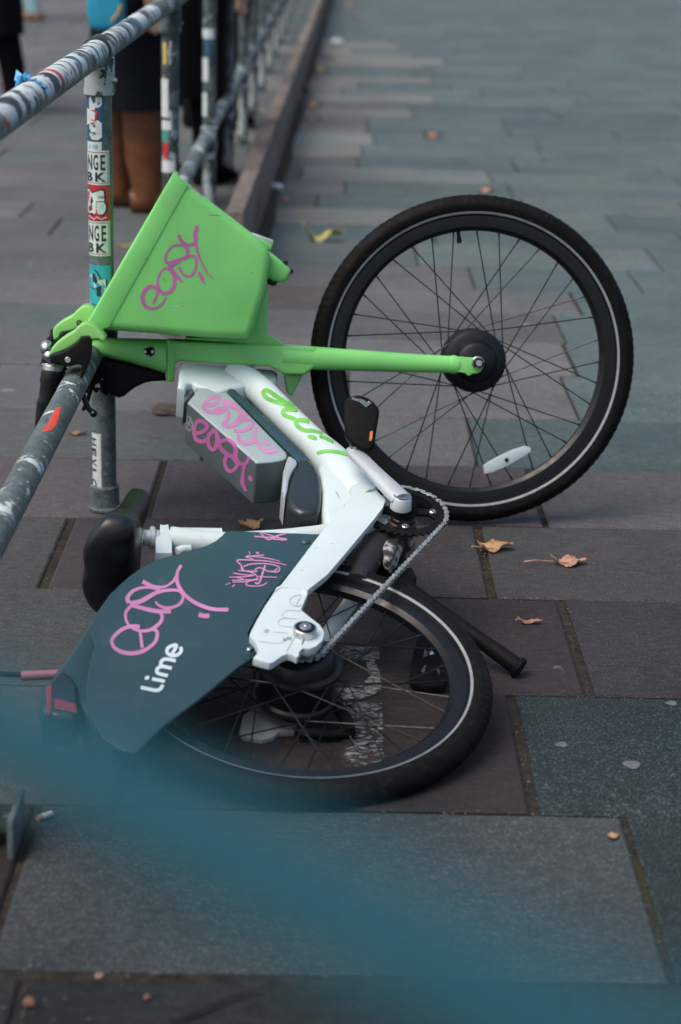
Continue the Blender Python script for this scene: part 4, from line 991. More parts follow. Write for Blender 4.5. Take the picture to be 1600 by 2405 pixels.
b = MB(); b.cyl(bb0+nF*.038, bb0+nF*.048, .022, 30, bev=.002); b.build('bearing_cup', 'gloss', bike, root)
b = MB(); prismP(FR, [(842, 1300), (905, 1318), (930, 1330), (970, 1330), (980, 1352), (960, 1372), (900, 1366), (850, 1376), (836, 1350)], -.015, .03, .006, 2, mb=b)
for x, y in ((886, 1330), (938, 1344)): b.cyl(FR(x, y, -.018), FR(x, y, -.006), .006, 6)
ks = b.build('kickstand_mount', 'black', bike, root)
foot = ground(1216, 1588)+Vector((0, 0, .016))
k0_ = FR(930, 1360, -.02)
kk = [k0_, FR(985, 1392, -.05), foot+(FR(1026, 1406, -.05)-foot)*.55+Vector((0, 0, .0)), foot]
b = MB(); b.tube([k0_.lerp(foot, t) for t in (0, .3, .6, .95, 1.)], [.0125, .0120, .0125, .0150, .0150], 16); b.build('kickstand', 'black', bike, root)
kd_ = (foot-k0_).normalized(); b = MB(); b.cyl(foot-kd_*.004, foot+kd_*.006, .019, 20, bev=.002); b.build('kickstand_foot', 'black', bike, root)
# brake arm near the rear hub
b = MB(); b.tube([FR(x, y, -.055) for x, y in ((775, 1650), (800, 1668), (818, 1700), (822, 1722))], [.010, .011, .010, .010], 12); b.tube([FR(x, y, -.06) for x, y in ((822, 1722), (770, 1725), (700, 1720))], .009, 12); br = b.build('brake_arm', 'black', bike, root)
b = MB(); b.tube([FR(x, y, -.06) for x, y in ((818, 1722), (836, 1752), (852, 1790))], .0014, 8); b.build('brake_cable_end', 'steel', br, root)

# ---- seat post and saddle
sp_ = lambda x, d=0: FR(x, 1264+(x-400)*.01, d)
b = MB(); b.cyl(sp_(400), sp_(520), .0185, 28); b.tube([FR(416, 1296, .004), FR(430, 1290, .006), FR(446, 1290, .004)], .008, 10); b.build('seat_tube', 'white', bike, root)
b = MB(); b.cyl(sp_(338), sp_(372), .0142, 28); b.build('seat_post', 'alloy', bike, root)
b = MB(); b.cyl(sp_(352), sp_(364), .0200, 30, bev=.0015); b.cyl(sp_(357), sp_(359), .0208, 30); b.build('seat_post_ring', 'alloy', bike, root)
cl = T(80, 1130, 3.136, [(895, 390), (928, 352), (930, 312), (948, 320), (972, 318), (992, 312), (996, 350), (1018, 378), (1018, 528), (895, 526)])
prismP(FR, cl, .010, .034, .003, 2, 'seat_clamp', 'white')
b = MB()
for x, dx in ((750, 20), (775, 20)):
    prismP(FR, T(80, 1130, 3.136, [(x+28, 352), (x+45, 356), (x+20, 462), (x, 466)]), .02, .006, .001, 1, mb=b)
b.cyl(sp_(326), sp_(342), .0135, 20); b.build('saddle_clamp', 'steel', bike, root)
# saddle: stations from nose to tail; upper surface faces left in the photograph
s0 = sp_(314); fS = (fF*.985+uF*.17).normalized(); uS = (uF*.985-fF*.17).normalized()
st = [(.150, .010, .026, .018), (.140, .019, .025, .030), (.105, .026, .025, .036), (.06, .032, .026, .038), (.01, .046, .028, .040), (-.04, .074, .032, .046), (-.080, .096, .038, .050), (-.108, .098, .042, .048), (-.126, .080, .045, .036), (-.135, .040, .046, .018)]
rings = []
for f_, hw, up, th in st:
    ring = []
    for k in range(28):
        a = 2*math.pi*k/28; x = math.cos(a); y = math.sin(a)
        xx = math.copysign(abs(x)**.75, x)*hw
        drop = .028*(abs(xx)/.1)**2*(1 if hw > .05 else .4) + (-.010*(1-min(1, abs(xx)/.03)) if False else 0)
        yy_ = (th*.5*math.copysign(abs(y)**.6, y)) if y > 0 else th*(1.25 if hw > .06 else .8)*math.copysign(abs(y)**.8, y)
        groove = .010*math.exp(-(xx/.016)**2) if (y > 0 and f_ < .05) else 0
        ring.append(s0+fS*f_+nF*xx+uS*(up-drop+yy_-groove))
    rings.append(ring)
b = MB(); b.loft(rings); sad = b.build('saddle', 'vinyl', bike, root, angle=75)
for v_ in [sad]:
    md = v_.modifiers.new('s', 'SUBSURF'); md.levels = 1; md.render_levels = 2
b = MB()
for sd in (1, -1): b.tube([s0+fS*f_+nF*x*sd+uS*u_ for f_, x, u_ in ((.11, .012, .035), (.06, .02, .016), (0, .022, .010), (-.06, .024, .018), (-.1, .04, .045))], .0035, 10)
b.build('saddle_rail', 'alloy', sad, root)

# ---- dark side panel over the rear wheel, mudguard, tail light
pan = T(80, 1130, 3.136, [(1435, 363), (1410, 370), (1385, 398), (1335, 440), (1270, 472), (1200, 497), (1100, 524), (1000, 550), (920, 574), (850, 602), (775, 645), (700, 700), (625, 765), (555, 840), (495, 920), (445, 1000), (405, 1080)])
pan += T(0, 1100, 3.136, [(700, 1300), (660, 1430), (640, 1580), (640, 1720), (680, 1850), (770, 1985), (880, 2060), (1000, 2085), (1035, 2060), (1080, 2010), (1190, 1905)])
pan += [(470, 1640), (560, 1566), (592, 1547), (604, 1533), (607, 1520), (598, 1505), (587, 1496), (583, 1486), (604, 1448), (640, 1390), (700, 1324), (752, 1254)]
dpan = lambda x, y: .052
panel = MB()
PS = pan
P3 = [FR(x, y, .050) for x, y in PS]; panel.prism(P3, -nF*.007, .0022, 3)
pn_ = panel.build('side_panel', 'panel', bike, root, angle=50)
SP = REG['side_panel']
gd = T(80, 1130, 3.136, [(850, 600), (700, 690), (560, 802), (430, 982), (330, 1142), (240, 1282), (150, 1390), (180, 1480), (330, 1650)])+[(215, 1700), (265, 1752), (300, 1720), (280, 1600), (300, 1480), (360, 1370), (400, 1310)]
prismP(FR, gd, lambda x, y: .020, .055, .012, 4, 'mudguard', 'panel')
b = MB(); p = FR(718, 1271, .0515); b.lathe(p-nF*.002, nF, [(.0005, .005), (.006, .0045), (.0082, .002), (.0082, 0)], 24); b.build('panel_rivet', 'panel', pn_, root)
b = MB(); p = FR(586.5, 1526, .0512); b.cyl(p-nF*.002, p+nF*.0035, .0048, 20, bev=.001); b.build('panel_bolt', 'steel', pn_, root)
tl = T(0, 1100, 3.136, [(320, 1592), (362, 1560), (400, 1510), (440, 1476), (490, 1490), (540, 1530), (575, 1590), (585, 1660), (592, 1780), (540, 1832), (440, 1815), (320, 1790), (300, 1720)])
lt = prismP(FR, tl, .030, .06, .010, 4, 'tail_light', 'capblack'); TLB = REG['tail_light']
b = MB(); prismP(FR, T(0, 1100, 3.136, [(346, 1600), (386, 1590), (382, 1795), (345, 1790)]), .0318, .004, .001, 1, mb=b); prismP(FR, T(0, 1100, 3.136, [(402, 1688), (562, 1728), (572, 1790), (406, 1762)]), .0318, .004, .001, 1, mb=b); b.build('light_lens', 'redlens', lt, root)

# ---- paint tags and lettering
k = lambda *p: T(200, 400, 3.136, p)
M['scuff'] = mat('pale_scuff', (.24, .52, .20), .6, 0, .2, 60); M['scratch'] = mat('dark_scratch', (.05, .13, .045), .6, 0, .2, 60)
def marks(name, m_, S, tg, par):
    b = MB()
    for i, (w, pts) in enumerate(S): ribbon(b, pts, w, tg, .0003+i*3e-5, 1.6)
    b.build(name, m_, par, root)
marks('scuff', 'scuff', [([.5, 2.5, 3.5, 1], k((585, 1005), (640, 1008), (700, 995), (750, 985))), ([.5, 2, .5], k((640, 985), (700, 978), (745, 970))), ([.5, 1.6, .5], k((1200, 560), (1225, 572), (1250, 580))), ([.5, 1.2, .5], k((925, 370), (935, 385), (940, 405))), ([.4, 1.5, .4], k((1090, 1090), (1130, 1092), (1160, 1085)))], BK, basket)
marks('scratch', 'scratch', [([.5, 1.6, .5], k((910, 336), (950, 330), (1010, 338))), ([1.6, 1.8], k((1222, 753), (1226, 757))), ([.4, 1., .4], k((560, 780), (580, 800), (590, 830))), ([.4, 1., .3], k((430, 640), (450, 655), (480, 660)))], BK, basket)
marks('edge_paint', 'pink', [([1.5, 2.6, 2.2, 2.8, 1.2], k((765, 112), (860, 184), (960, 262), (1090, 358), (1225, 458)))], BK, basket)
kk_ = lambda *p: T(700, 880, 3.92, p)
M['chip'] = mat('paint_chip', (.10, .095, .09), .7)
marks('paint_chip', 'chip', [([.6, 2.2, 1.4, .5], kk_((345, 1070), (365, 1100), (378, 1130), (385, 1148))), ([.5, 1.5, .5], kk_((250, 858), (262, 862))), ([.4, 1, .4], kk_((430, 1195), (425, 1215))), ([.4, 1, .4], kk_((70, 1620), (84, 1622))), ([.4, .9, .4], kk_((20, 1800), (50, 1812))), ([.4, .9, .4], kk_((150, 1600), (180, 1592))), ([.4, .8, .4], kk_((300, 1560), (322, 1556)))], REG['frame']+REG['chainstay'], frame)
def strokes(name, mats, S, tg, off, parent, mi=0, rnd=True):
    b = MB()
    for i, (w, pts) in enumerate(S): ribbon(b, pts, w, tg, off*.5+i*2.5e-5, 1.6, mi, rnd)
    return b.build(name, mats, parent, root, angle=80)
k = lambda *p: T(200, 400, 3.136, p)
strokes('paint_tag', 'pink', [
 ([5, 6, 9, 10, 8, 5, 5], k((505, 975), (535, 890), (490, 855), (445, 880), (424, 935), (440, 995), (495, 1018), (555, 995), (595, 940))),
 (5, k((505, 980), (545, 878), (530, 845))), ([6, 5, 8, 9, 7], k((535, 855), (540, 790), (570, 735), (610, 725), (650, 765), (660, 830), (630, 890), (575, 905), (540, 870))),
 ([9, 9, 6], k((620, 700), (660, 760), (712, 820))), ([9, 7, 5, 5, 8], k((745, 640), (665, 668), (602, 680), (596, 625), (640, 562), (710, 550), (755, 585), (750, 625))),
 (6, k((695, 715), (730, 770), (780, 775), (815, 720), (818, 660), (795, 630), (740, 640), (660, 690), (625, 710))), ([8, 8, 6], k((692, 485), (715, 525), (760, 550), (805, 535), (825, 500))),
 ([9, 10, 5], k((824, 418), (810, 490), (822, 545))), ([7, 5, 4, 2], k((815, 545), (835, 620), (870, 700), (910, 765), (950, 798))), ([8, 10, 4], k((842, 758), (862, 800), (880, 828)))], BK, .0008, basket)
k = lambda *p: T(80, 1130, 3.136, p)
strokes('paint_tag', 'palepink', [
 ([9, 9, 8, 10, 10, 8, 8], k((780, 1075), (720, 1070), (640, 1100), (575, 1170), (600, 1235), (690, 1270), (800, 1255), (890, 1190), (908, 1120), (885, 1095))), ([7, 7], k((780, 1100), (798, 1230))),
 ([8, 6, 7, 9, 7], k((710, 925), (675, 975), (690, 1050), (760, 1100), (850, 1100), (925, 1050), (945, 1000), (925, 970))), ([9, 10, 10], k((715, 915), (850, 950), (930, 962), (1010, 962))),
 ([11, 8, 6, 8], k((700, 900), (690, 860), (740, 805), (830, 785), (930, 800))), ([11, 11, 9, 7, 7, 8, 5], k((705, 905), (790, 885), (900, 825), (1000, 805), (1075, 815), (1098, 860), (1065, 915), (980, 938), (915, 915), (897, 890))),
 ([10, 8, 5, 8], k((800, 742), (880, 778), (960, 780), (1020, 745), (1050, 705))), ([7, 9, 9, 9, 9], k((1085, 620), (1055, 680), (1060, 760), (1110, 840), (1200, 905), (1310, 945), (1432, 950))), (11, k((1213, 985), (1250, 995), (1292, 995)))], SP, .0008, pn_, 0, False)
k = lambda *p: T(500, 1220, 5.2267, p)
strokes('paint_tag', 'palepink', [
 (3.4, k((515, 210), (620, 218), (720, 222), (800, 200), (890, 180))), (3.4, k((580, 165), (640, 225), (690, 250), (760, 225), (840, 185))), (3.2, k((590, 162), (700, 195), (820, 232), (905, 245), (860, 255), (720, 240)))], SP, .0008, pn_)
strokes('paint_tag', 'palepink', [
 (3., k((450, 400), (455, 425))), (4.5, k((540, 412), (558, 412))), (3., k((625, 440), (500, 450), (405, 460), (450, 475), (500, 500), (420, 500), (300, 505), (340, 560), (375, 620))), ([3, 3, 2], k((430, 450), (600, 470), (720, 490), (825, 518))),
 ([3, 3, 2], k((500, 505), (640, 512), (780, 535), (900, 563))), (3.4, k((350, 570), (360, 620), (420, 640), (540, 640))), (3., k((380, 580), (470, 552), (620, 545), (740, 560), (815, 590), (815, 630), (790, 648), (680, 640), (640, 620))), (4.4, k((640, 570), (620, 640), (590, 730), (565, 785), (525, 785))),
 (3., k((520, 620), (560, 598), (610, 605))), (2.8, k((320, 630), (440, 645), (520, 680), (545, 720), (500, 745), (400, 745))), (2.6, k((255, 663), (400, 685), (500, 690))), (2.6, k((205, 712), (380, 708), (500, 692))), (2.6, k((240, 752), (380, 745), (300, 718))),
 (2.6, k((250, 775), (400, 768), (500, 752), (560, 742))), (3., k((430, 770), (405, 800), (450, 820), (560, 822), (630, 805), (662, 780))), (2.2, k((560, 705), (680, 712), (785, 716))), (2.6, k((160, 808), (210, 787))), (3.4, k((242, 830), (265, 812))), (3., k((790, 605), (775, 625), (745, 640)))], SP, .0008, pn_)
b = MB(); wordmark(b, (375, 1624.5), (12.55, -23.6), (-29.8, -6.0), 8.2, SP, .0008); b.build('wordmark', 'whiteprint', pn_, root)
k = lambda *p: T(400, 820, 3.92, p)
strokes('paint_tag', 'palepink', [
 ([9, 8, 8, 9], k((350, 520), (420, 500), (450, 445), (400, 440), (340, 470), (310, 530), (340, 575), (400, 580))), ([10, 9, 8], k((500, 485), (560, 510), (640, 540), (650, 580))), (9, k((520, 480), (490, 560), (440, 590), (420, 570), (450, 545), (530, 570), (520, 650), (490, 690), (530, 715))),
 ([9, 9, 7], k((530, 712), (590, 690), (640, 620), (640, 560), (560, 530))), (8, k((640, 620), (700, 590), (670, 640), (600, 700))), (8, k((690, 650), (760, 660), (740, 720), (660, 755), (600, 750))), (9, k((630, 800), (640, 850), (700, 870), (760, 850), (775, 810))), ([6, 9, 9], k((795, 725), (775, 800), (810, 870), (880, 940), (965, 938))), (8, k((880, 850), (895, 872)))], BT, .0008, batt)
strokes('paint_tag', 'pink', [
 ([9, 9, 9, 10], k((240, 775), (300, 760), (345, 710), (300, 665), (250, 670), (225, 740), (235, 820), (290, 850), (340, 830))), (9, k((400, 750), (355, 800), (360, 890), (400, 925), (430, 870), (430, 780), (400, 745))), (10, k((440, 800), (460, 900), (530, 970), (590, 990))), (9, k((470, 850), (530, 835), (590, 880), (610, 960), (580, 1000))),
 (9, k((520, 980), (505, 1050), (540, 1120), (590, 1110), (620, 1060), (580, 1000))), ([9, 9, 8], k((600, 900), (610, 1000), (650, 1055), (700, 1050), (725, 1000))), ([8, 8, 10, 6], k((690, 1050), (672, 1150), (670, 1240), (700, 1300))), (9, k((735, 1180), (745, 1200)))], BT, .0008, batt)
FRM = REG['frame']
k = lambda *p: T(590, 890, 6.5333, p)
strokes('wordmark', 'greenprint', [
 (10, k((640, 412), (560, 372), (420, 290), (300, 205), (230, 175), (190, 210), (230, 285), (330, 335), (470, 380), (640, 418))), ([7, 9, 8], k((640, 415), (620, 390), (600, 365))),
 (10, k((880, 565), (780, 505), (650, 475), (540, 470), (490, 500), (520, 560), (620, 600), (700, 640))), (10, k((1040, 735), (940, 680), (840, 645), (720, 640), (690, 690), (760, 760), (850, 795), (915, 795))), (8, k((915, 795), (1020, 815), (1120, 850), (1190, 890))),
 (8, k((1070, 890), (1150, 915), (1250, 965))), ([9, 11, 9], k((900, 885), (940, 895), (985, 915))), (8.5, k((1030, 1135), (1150, 1110), (1280, 1115), (1400, 1140), (1480, 1165)))], FRM, .0008, frame)
# ------------------------------------------------------------------ fallen leaves and litter
def leaf(px, py, size, material, rot, curl, label, lobes=5, sharp=.45, stem=0., aspect=1., fold=0.):
    o = ground(px, py); g = random.Random(int(px*7+py)); N = 60; rings = (.0, .3, .62, .85, 1.)
    vs = []; fs = []; ca, sa = math.cos(rot), math.sin(rot)
    def hgt(x, y): return max(0, curl*(x*x)/size+fold*abs(y)+.10*curl*math.sin(9*x/size+3*y/size)*size)+.0015
    for j, q in enumerate(rings):
        for k in range(N):
            a = 2*math.pi*k/N
            r = 1-sharp+sharp*abs(math.cos(a*lobes/2))**.7 if lobes > 2 else (.38+.62*abs(math.cos(a))**1.2)
            r *= 1+.07*math.sin(a*13+g.random()*.2)
            x, y = math.cos(a)*r*size/2*q, math.sin(a)*r*size/2*q*aspect
            vs.append((o.x+x*ca-y*sa, o.y+x*sa+y*ca, hgt(x, y)+(.004*q if j == 4 else 0)*g.random()))
    for j in range(len(rings)-1):
        for k in range(N):
            k2 = (k+1) % N
            if j == 0: fs.append((k*0, N+k, N+k2))
            else: fs.append((j*N+k, (j+1)*N+k, (j+1)*N+k2, j*N+k2))
    b = MB(); b.raw(vs, fs, 0, False)
    if stem:
        d = Vector((-ca, -sa, 0)); p0 = o+Vector((0, 0, .004)); b.tube([p0, p0+d*size*.4+Vector((0, 0, .003)), p0+d*size*(.5+stem*.6)+Vector((0, 0, .006)), p0+d*size*(.5+stem)+Vector((0, 0, .003))], [.0012, .0012, .0012, .0018], 6)
    me_ = b.build('leaf', material, None, o, angle=70)
    md = me_.modifiers.new('t', 'SOLIDIFY'); md.thickness = .0006
    return tag(me_, label, 'leaf', 'fallen leaves on the pavement')
leaf(590, 1236, .052, 'tan', .4, 1.0, 'orange tan star shaped leaf showing just behind the dark side panel', 5, .5, .0)
leaf(1160, 1292, .078, 'tan', .15, .8, 'tan curled leaf lying over the sandy joint under the big wheel', 3, .5, .08, .62, .28)
leaf(1335, 1326, .070, 'pinkleaf', .1, .7, 'pinkish brown leaf with a long stalk pointing at the tan curled leaf', 4, .45, .75, .62, .2)
leaf(1245, 1465, .042, 'pinkleaf', .05, .6, 'small narrow reddish leaf beside the kickstand', 2, .4, .1, .45, .2)
leaf(758, 566, .150, 'yellowleaf', .08, 1.2, 'yellow green leaf curled into two humps between basket and wheel', 2, .45, .0, .7, .45)
leaf(1016, 326, .120, 'brownleaf', .3, 1.2, 'reddish brown curled leaf alone in the middle of the grey path', 4, .5, .0, .6, .4)
leaf(735, 252, .115, 'tan', .2, 1.0, 'dry tan leaf at the foot of the kerb, farther of two close together', 4, .5, .0, .6, .3)
leaf(738, 284, .085, 'tan', -.2, 1.0, 'dry tan leaf at the foot of the kerb, nearer of two close together', 3, .5, .0, .6, .3)
leaf(752, 167, .095, 'yellowleaf', .4, 1.2, 'yellowish leaf far along the foot of the kerb', 4, .5, .0, .7, .3)
leaf(1140, 452, .085, 'pinkleaf', .1, .9, 'pale pinkish leaf just above the top of the standing wheel', 3, .5, .0, .6, .3)
leaf(818, 16, .15, 'tan', .1, .9, 'tan leaf farthest along the path, near the top edge of the photo', 4, .5, .0, .7, .3)
leaf(722, 208, .09, 'brownleaf', .6, .9, 'small dark brown leaf tucked against the kerb', 4, .5, .0, .7, .3)
leaf(298, 580, .066, 'yellowleaf', .0, .5, 'pale yellow oval leaf behind the stickered post', 2, .3, .0, .6, .1)
leaf(14, 205, .13, 'brownleaf', .3, .9, 'dark curled leaf on the paving left of the railing', 4, .5, .0, .7, .4)
leaf(180, 1022, .05, 'brownleaf', .1, .6, 'dark brown leaf scrap on the paving behind the bottom rail', 3, .5, .0, .5, .3)
leaf(1440, 1968, .016, 'tan', .4, .5, 'tiny tan leaf scrap on the large pale slab', 3, .4, .0, .8, .2)
leaf(232, 2298, .011, 'pinkleaf', .4, .5, 'tiny orange leaf scrap on the nearest slab', 3, .4, .0, .8, .2)
leaf(700, 232, .10, 'tan', .5, 1.0, 'dry tan leaf pressed against the dark foot of the kerb', 4, .5, .0, .6, .3)
leaf(712, 300, .09, 'pinkleaf', .1, .8, 'pale pink leaf beside the kerb just below two tan leaves', 4, .5, .0, .5, .2)
leaf(838, 40, .12, 'brownleaf', .3, .8, 'brown leaf far up the path near a tan leaf', 4, .5, .0, .6, .3)
leaf(672, 470, .05, 'pinkleaf', .3, .6, 'small pinkish leaf scrap beside the white paper scrap', 4, .5, .0, .6, .3)
def crumple(name, px, py, sz, material, label, cat, flat=.5, group=None, seed=1):
    o = ground(px, py); g = random.Random(seed); b = MB(); bm = bmesh.new(); bmesh.ops.create_icosphere(bm, subdivisions=3, radius=1)
    ph = [g.uniform(0, 6) for _ in range(6)]
    for v in bm.verts:
        n = v.co.normalized(); d = 1+.22*math.sin(5*n.x+ph[0])*math.sin(4*n.y+ph[1])+.16*math.sin(9*n.z+ph[2]+3*n.x)+.10*math.sin(13*n.y+ph[3])
        v.co = Vector((o.x, o.y, sz*flat*.42))+Vector((n.x*d*sz*.5, n.y*d*sz*.5, n.z*d*sz*.5*flat))
    b.merge(bm); return tag(b.build(name, material, None, o), label, cat, group)
crumple('litter', 646, 446, .062, 'litter', 'crumpled white paper scrap beside the near end of the kerb', 'litter', .5, None, 3)
crumple('litter', 790, 104, .10, 'litter', 'small white paper scrap far up the path near the kerb', 'litter', .5, None, 4)
crumple('pebble', 70, 2362, .013, 'brownleaf', 'small brown stone on the nearest slab at the bottom', 'stone', .8, None, 5)
crumple('pebble', 345, 2345, .007, 'brownleaf', 'tiny dark stone on the nearest slab', 'stone', .7, None, 8)
crumple('dirt_clump', 405, 966, .095, mat('dark_leaf_mould', (.045, .035, .025), .95, 0, .4, 90, bump=.6, bs=120), 'dark clump of rotted leaves on the paving behind the battery', 'dirt', .16, None, 6)
p = ground(640, 446)
b = MB(); q0, q1 = ground(88, 1929)+Vector((0, 0, .004)), ground(122, 1916)+Vector((0, 0, .004)); b.cyl(q0, q1, .0038, 14, bev=.0006); qd = (q1-q0)*.3; b.cyl(q0-qd*.02, q0+qd, .00395, 14, mi=1)
tag(b.build('cigarette_end', ['litter', 'tan'], None, (q0+q1)/2), 'white cigarette end on the paving beside the nearest railing foot', 'cigarette end')
b = MB(); q0, q1 = ground(52, 1590)+Vector((0, 0, .05)), ground(128, 1590)+Vector((0, 0, .05))
q0, q1 = FR(50, 1591, -.02), FR(124, 1591, -.02); q0.z = max(.008, q0.z)
b.tube([ground(-30, 1588)+Vector((0, 0, .006)), ground(20, 1590)+Vector((0, 0, .006)), ground(60, 1593)+Vector((0, 0, .006))], .0035, 10); b.cyl(ground(50, 1596)+Vector((0, 0, .0075)), ground(150, 1592)+Vector((0, 0, .0075)), .0072, 14, mi=1, bev=.001)
tag(b.build('straw', ['black', mat('dull_pink_plastic', (.26, .10, .15), .5)], None, ground(60, 1593)), 'dull pink plastic tube on the paving behind the tail light', 'tube')
for x, y, s_ in ((1320, 1750, .018), (1485, 1797, .027), (1578, 1653, .018)):      # trodden chewing gum
    o = ground(x, y); b = MB(); n = 22
    b.lathe(Vector((o.x, o.y, .0008)), Vector((0, 0, 1)), [(.0005, .0022), (s_*.3, .0020), (s_*.46, .0012), (s_*.5, 0)], n, fn=lambda a, j: s_*.06*math.sin(3*a+x)*(j > 0))
    tag(b.build('chewing_gum', mat('grey_gum', (.09, .10, .105), .7, 0, .4, 200), None, o), {1320: 'small round grey gum spot on the dark slab, leftmost of three', 1485: 'largest oval grey gum spot on the dark slab', 1578: 'grey gum spot at the far edge of the dark slab'}[x], 'chewing gum', 'gum spots on the dark slab')

# grit and crumbs lying in the joints and along the kerb
g = random.Random(11); b = bmesh.new()
def crumb(x, y, s_):
    a = g.uniform(0, 6.28); P = [b.verts.new((x+s_*math.cos(a+q*2.1)*g.uniform(.6, 1), y+s_*math.sin(a+q*2.1)*g.uniform(.6, 1), .0005)) for q in range(3)]; t_ = b.verts.new((x, y, .0008+s_*g.uniform(.4, .9)))
    b.faces.new(P[::-1])
    for q in range(3): b.faces.new((P[q], P[(q+1) % 3], t_))
for i in range(150): q_ = ground(g.gauss(70, 90), g.uniform(1900, 2400)); crumb(q_.x, q_.y, g.uniform(.0008, .003))
for i in range(90): q_ = ground(g.uniform(200, 1600), 2290+g.gauss(0, 14)); crumb(q_.x, q_.y, g.uniform(.0008, .0026))
for (xa, ya), (xb, yb) in (((1204, 1637), (1251, 1910)), ((1323, 1414), (1383, 1630)), ((1123, 1242), (1152, 1403)), ((1466, 1920), (1570, 2308)), ((165, 1209), (102, 1366)), ((900, 1905), (1600, 1928)), ((700, 1400), (1600, 1412)), ((1200, 1635), (1600, 1642))):
    for i in range(34):
        t_ = g.random(); q_ = ground(xa+(xb-xa)*t_+g.gauss(0, 7), ya+(yb-ya)*t_+g.gauss(0, 4)); crumb(q_.x, q_.y, g.uniform(.0008, .0028))
for i in range(220): q_ = k0+kd*(g.uniform(6.3, 20)-k0.y); crumb(q_.x+abs(g.gauss(0, .09))+.01, q_.y, g.uniform(.002, .008))
for i in range(120): q_ = ground(g.uniform(0, 1600), g.uniform(950, 2300)); crumb(q_.x, q_.y, g.uniform(.0006, .0022))
bm_ = MB(); bm_.merge(b); tag(bm_.build('grit', mat('pale_and_dark_grit', (.16, .15, .13), .9, 0, .8, 400, (.03, .026, .02), (.45, .55), 25), flat=True), kind='stuff')

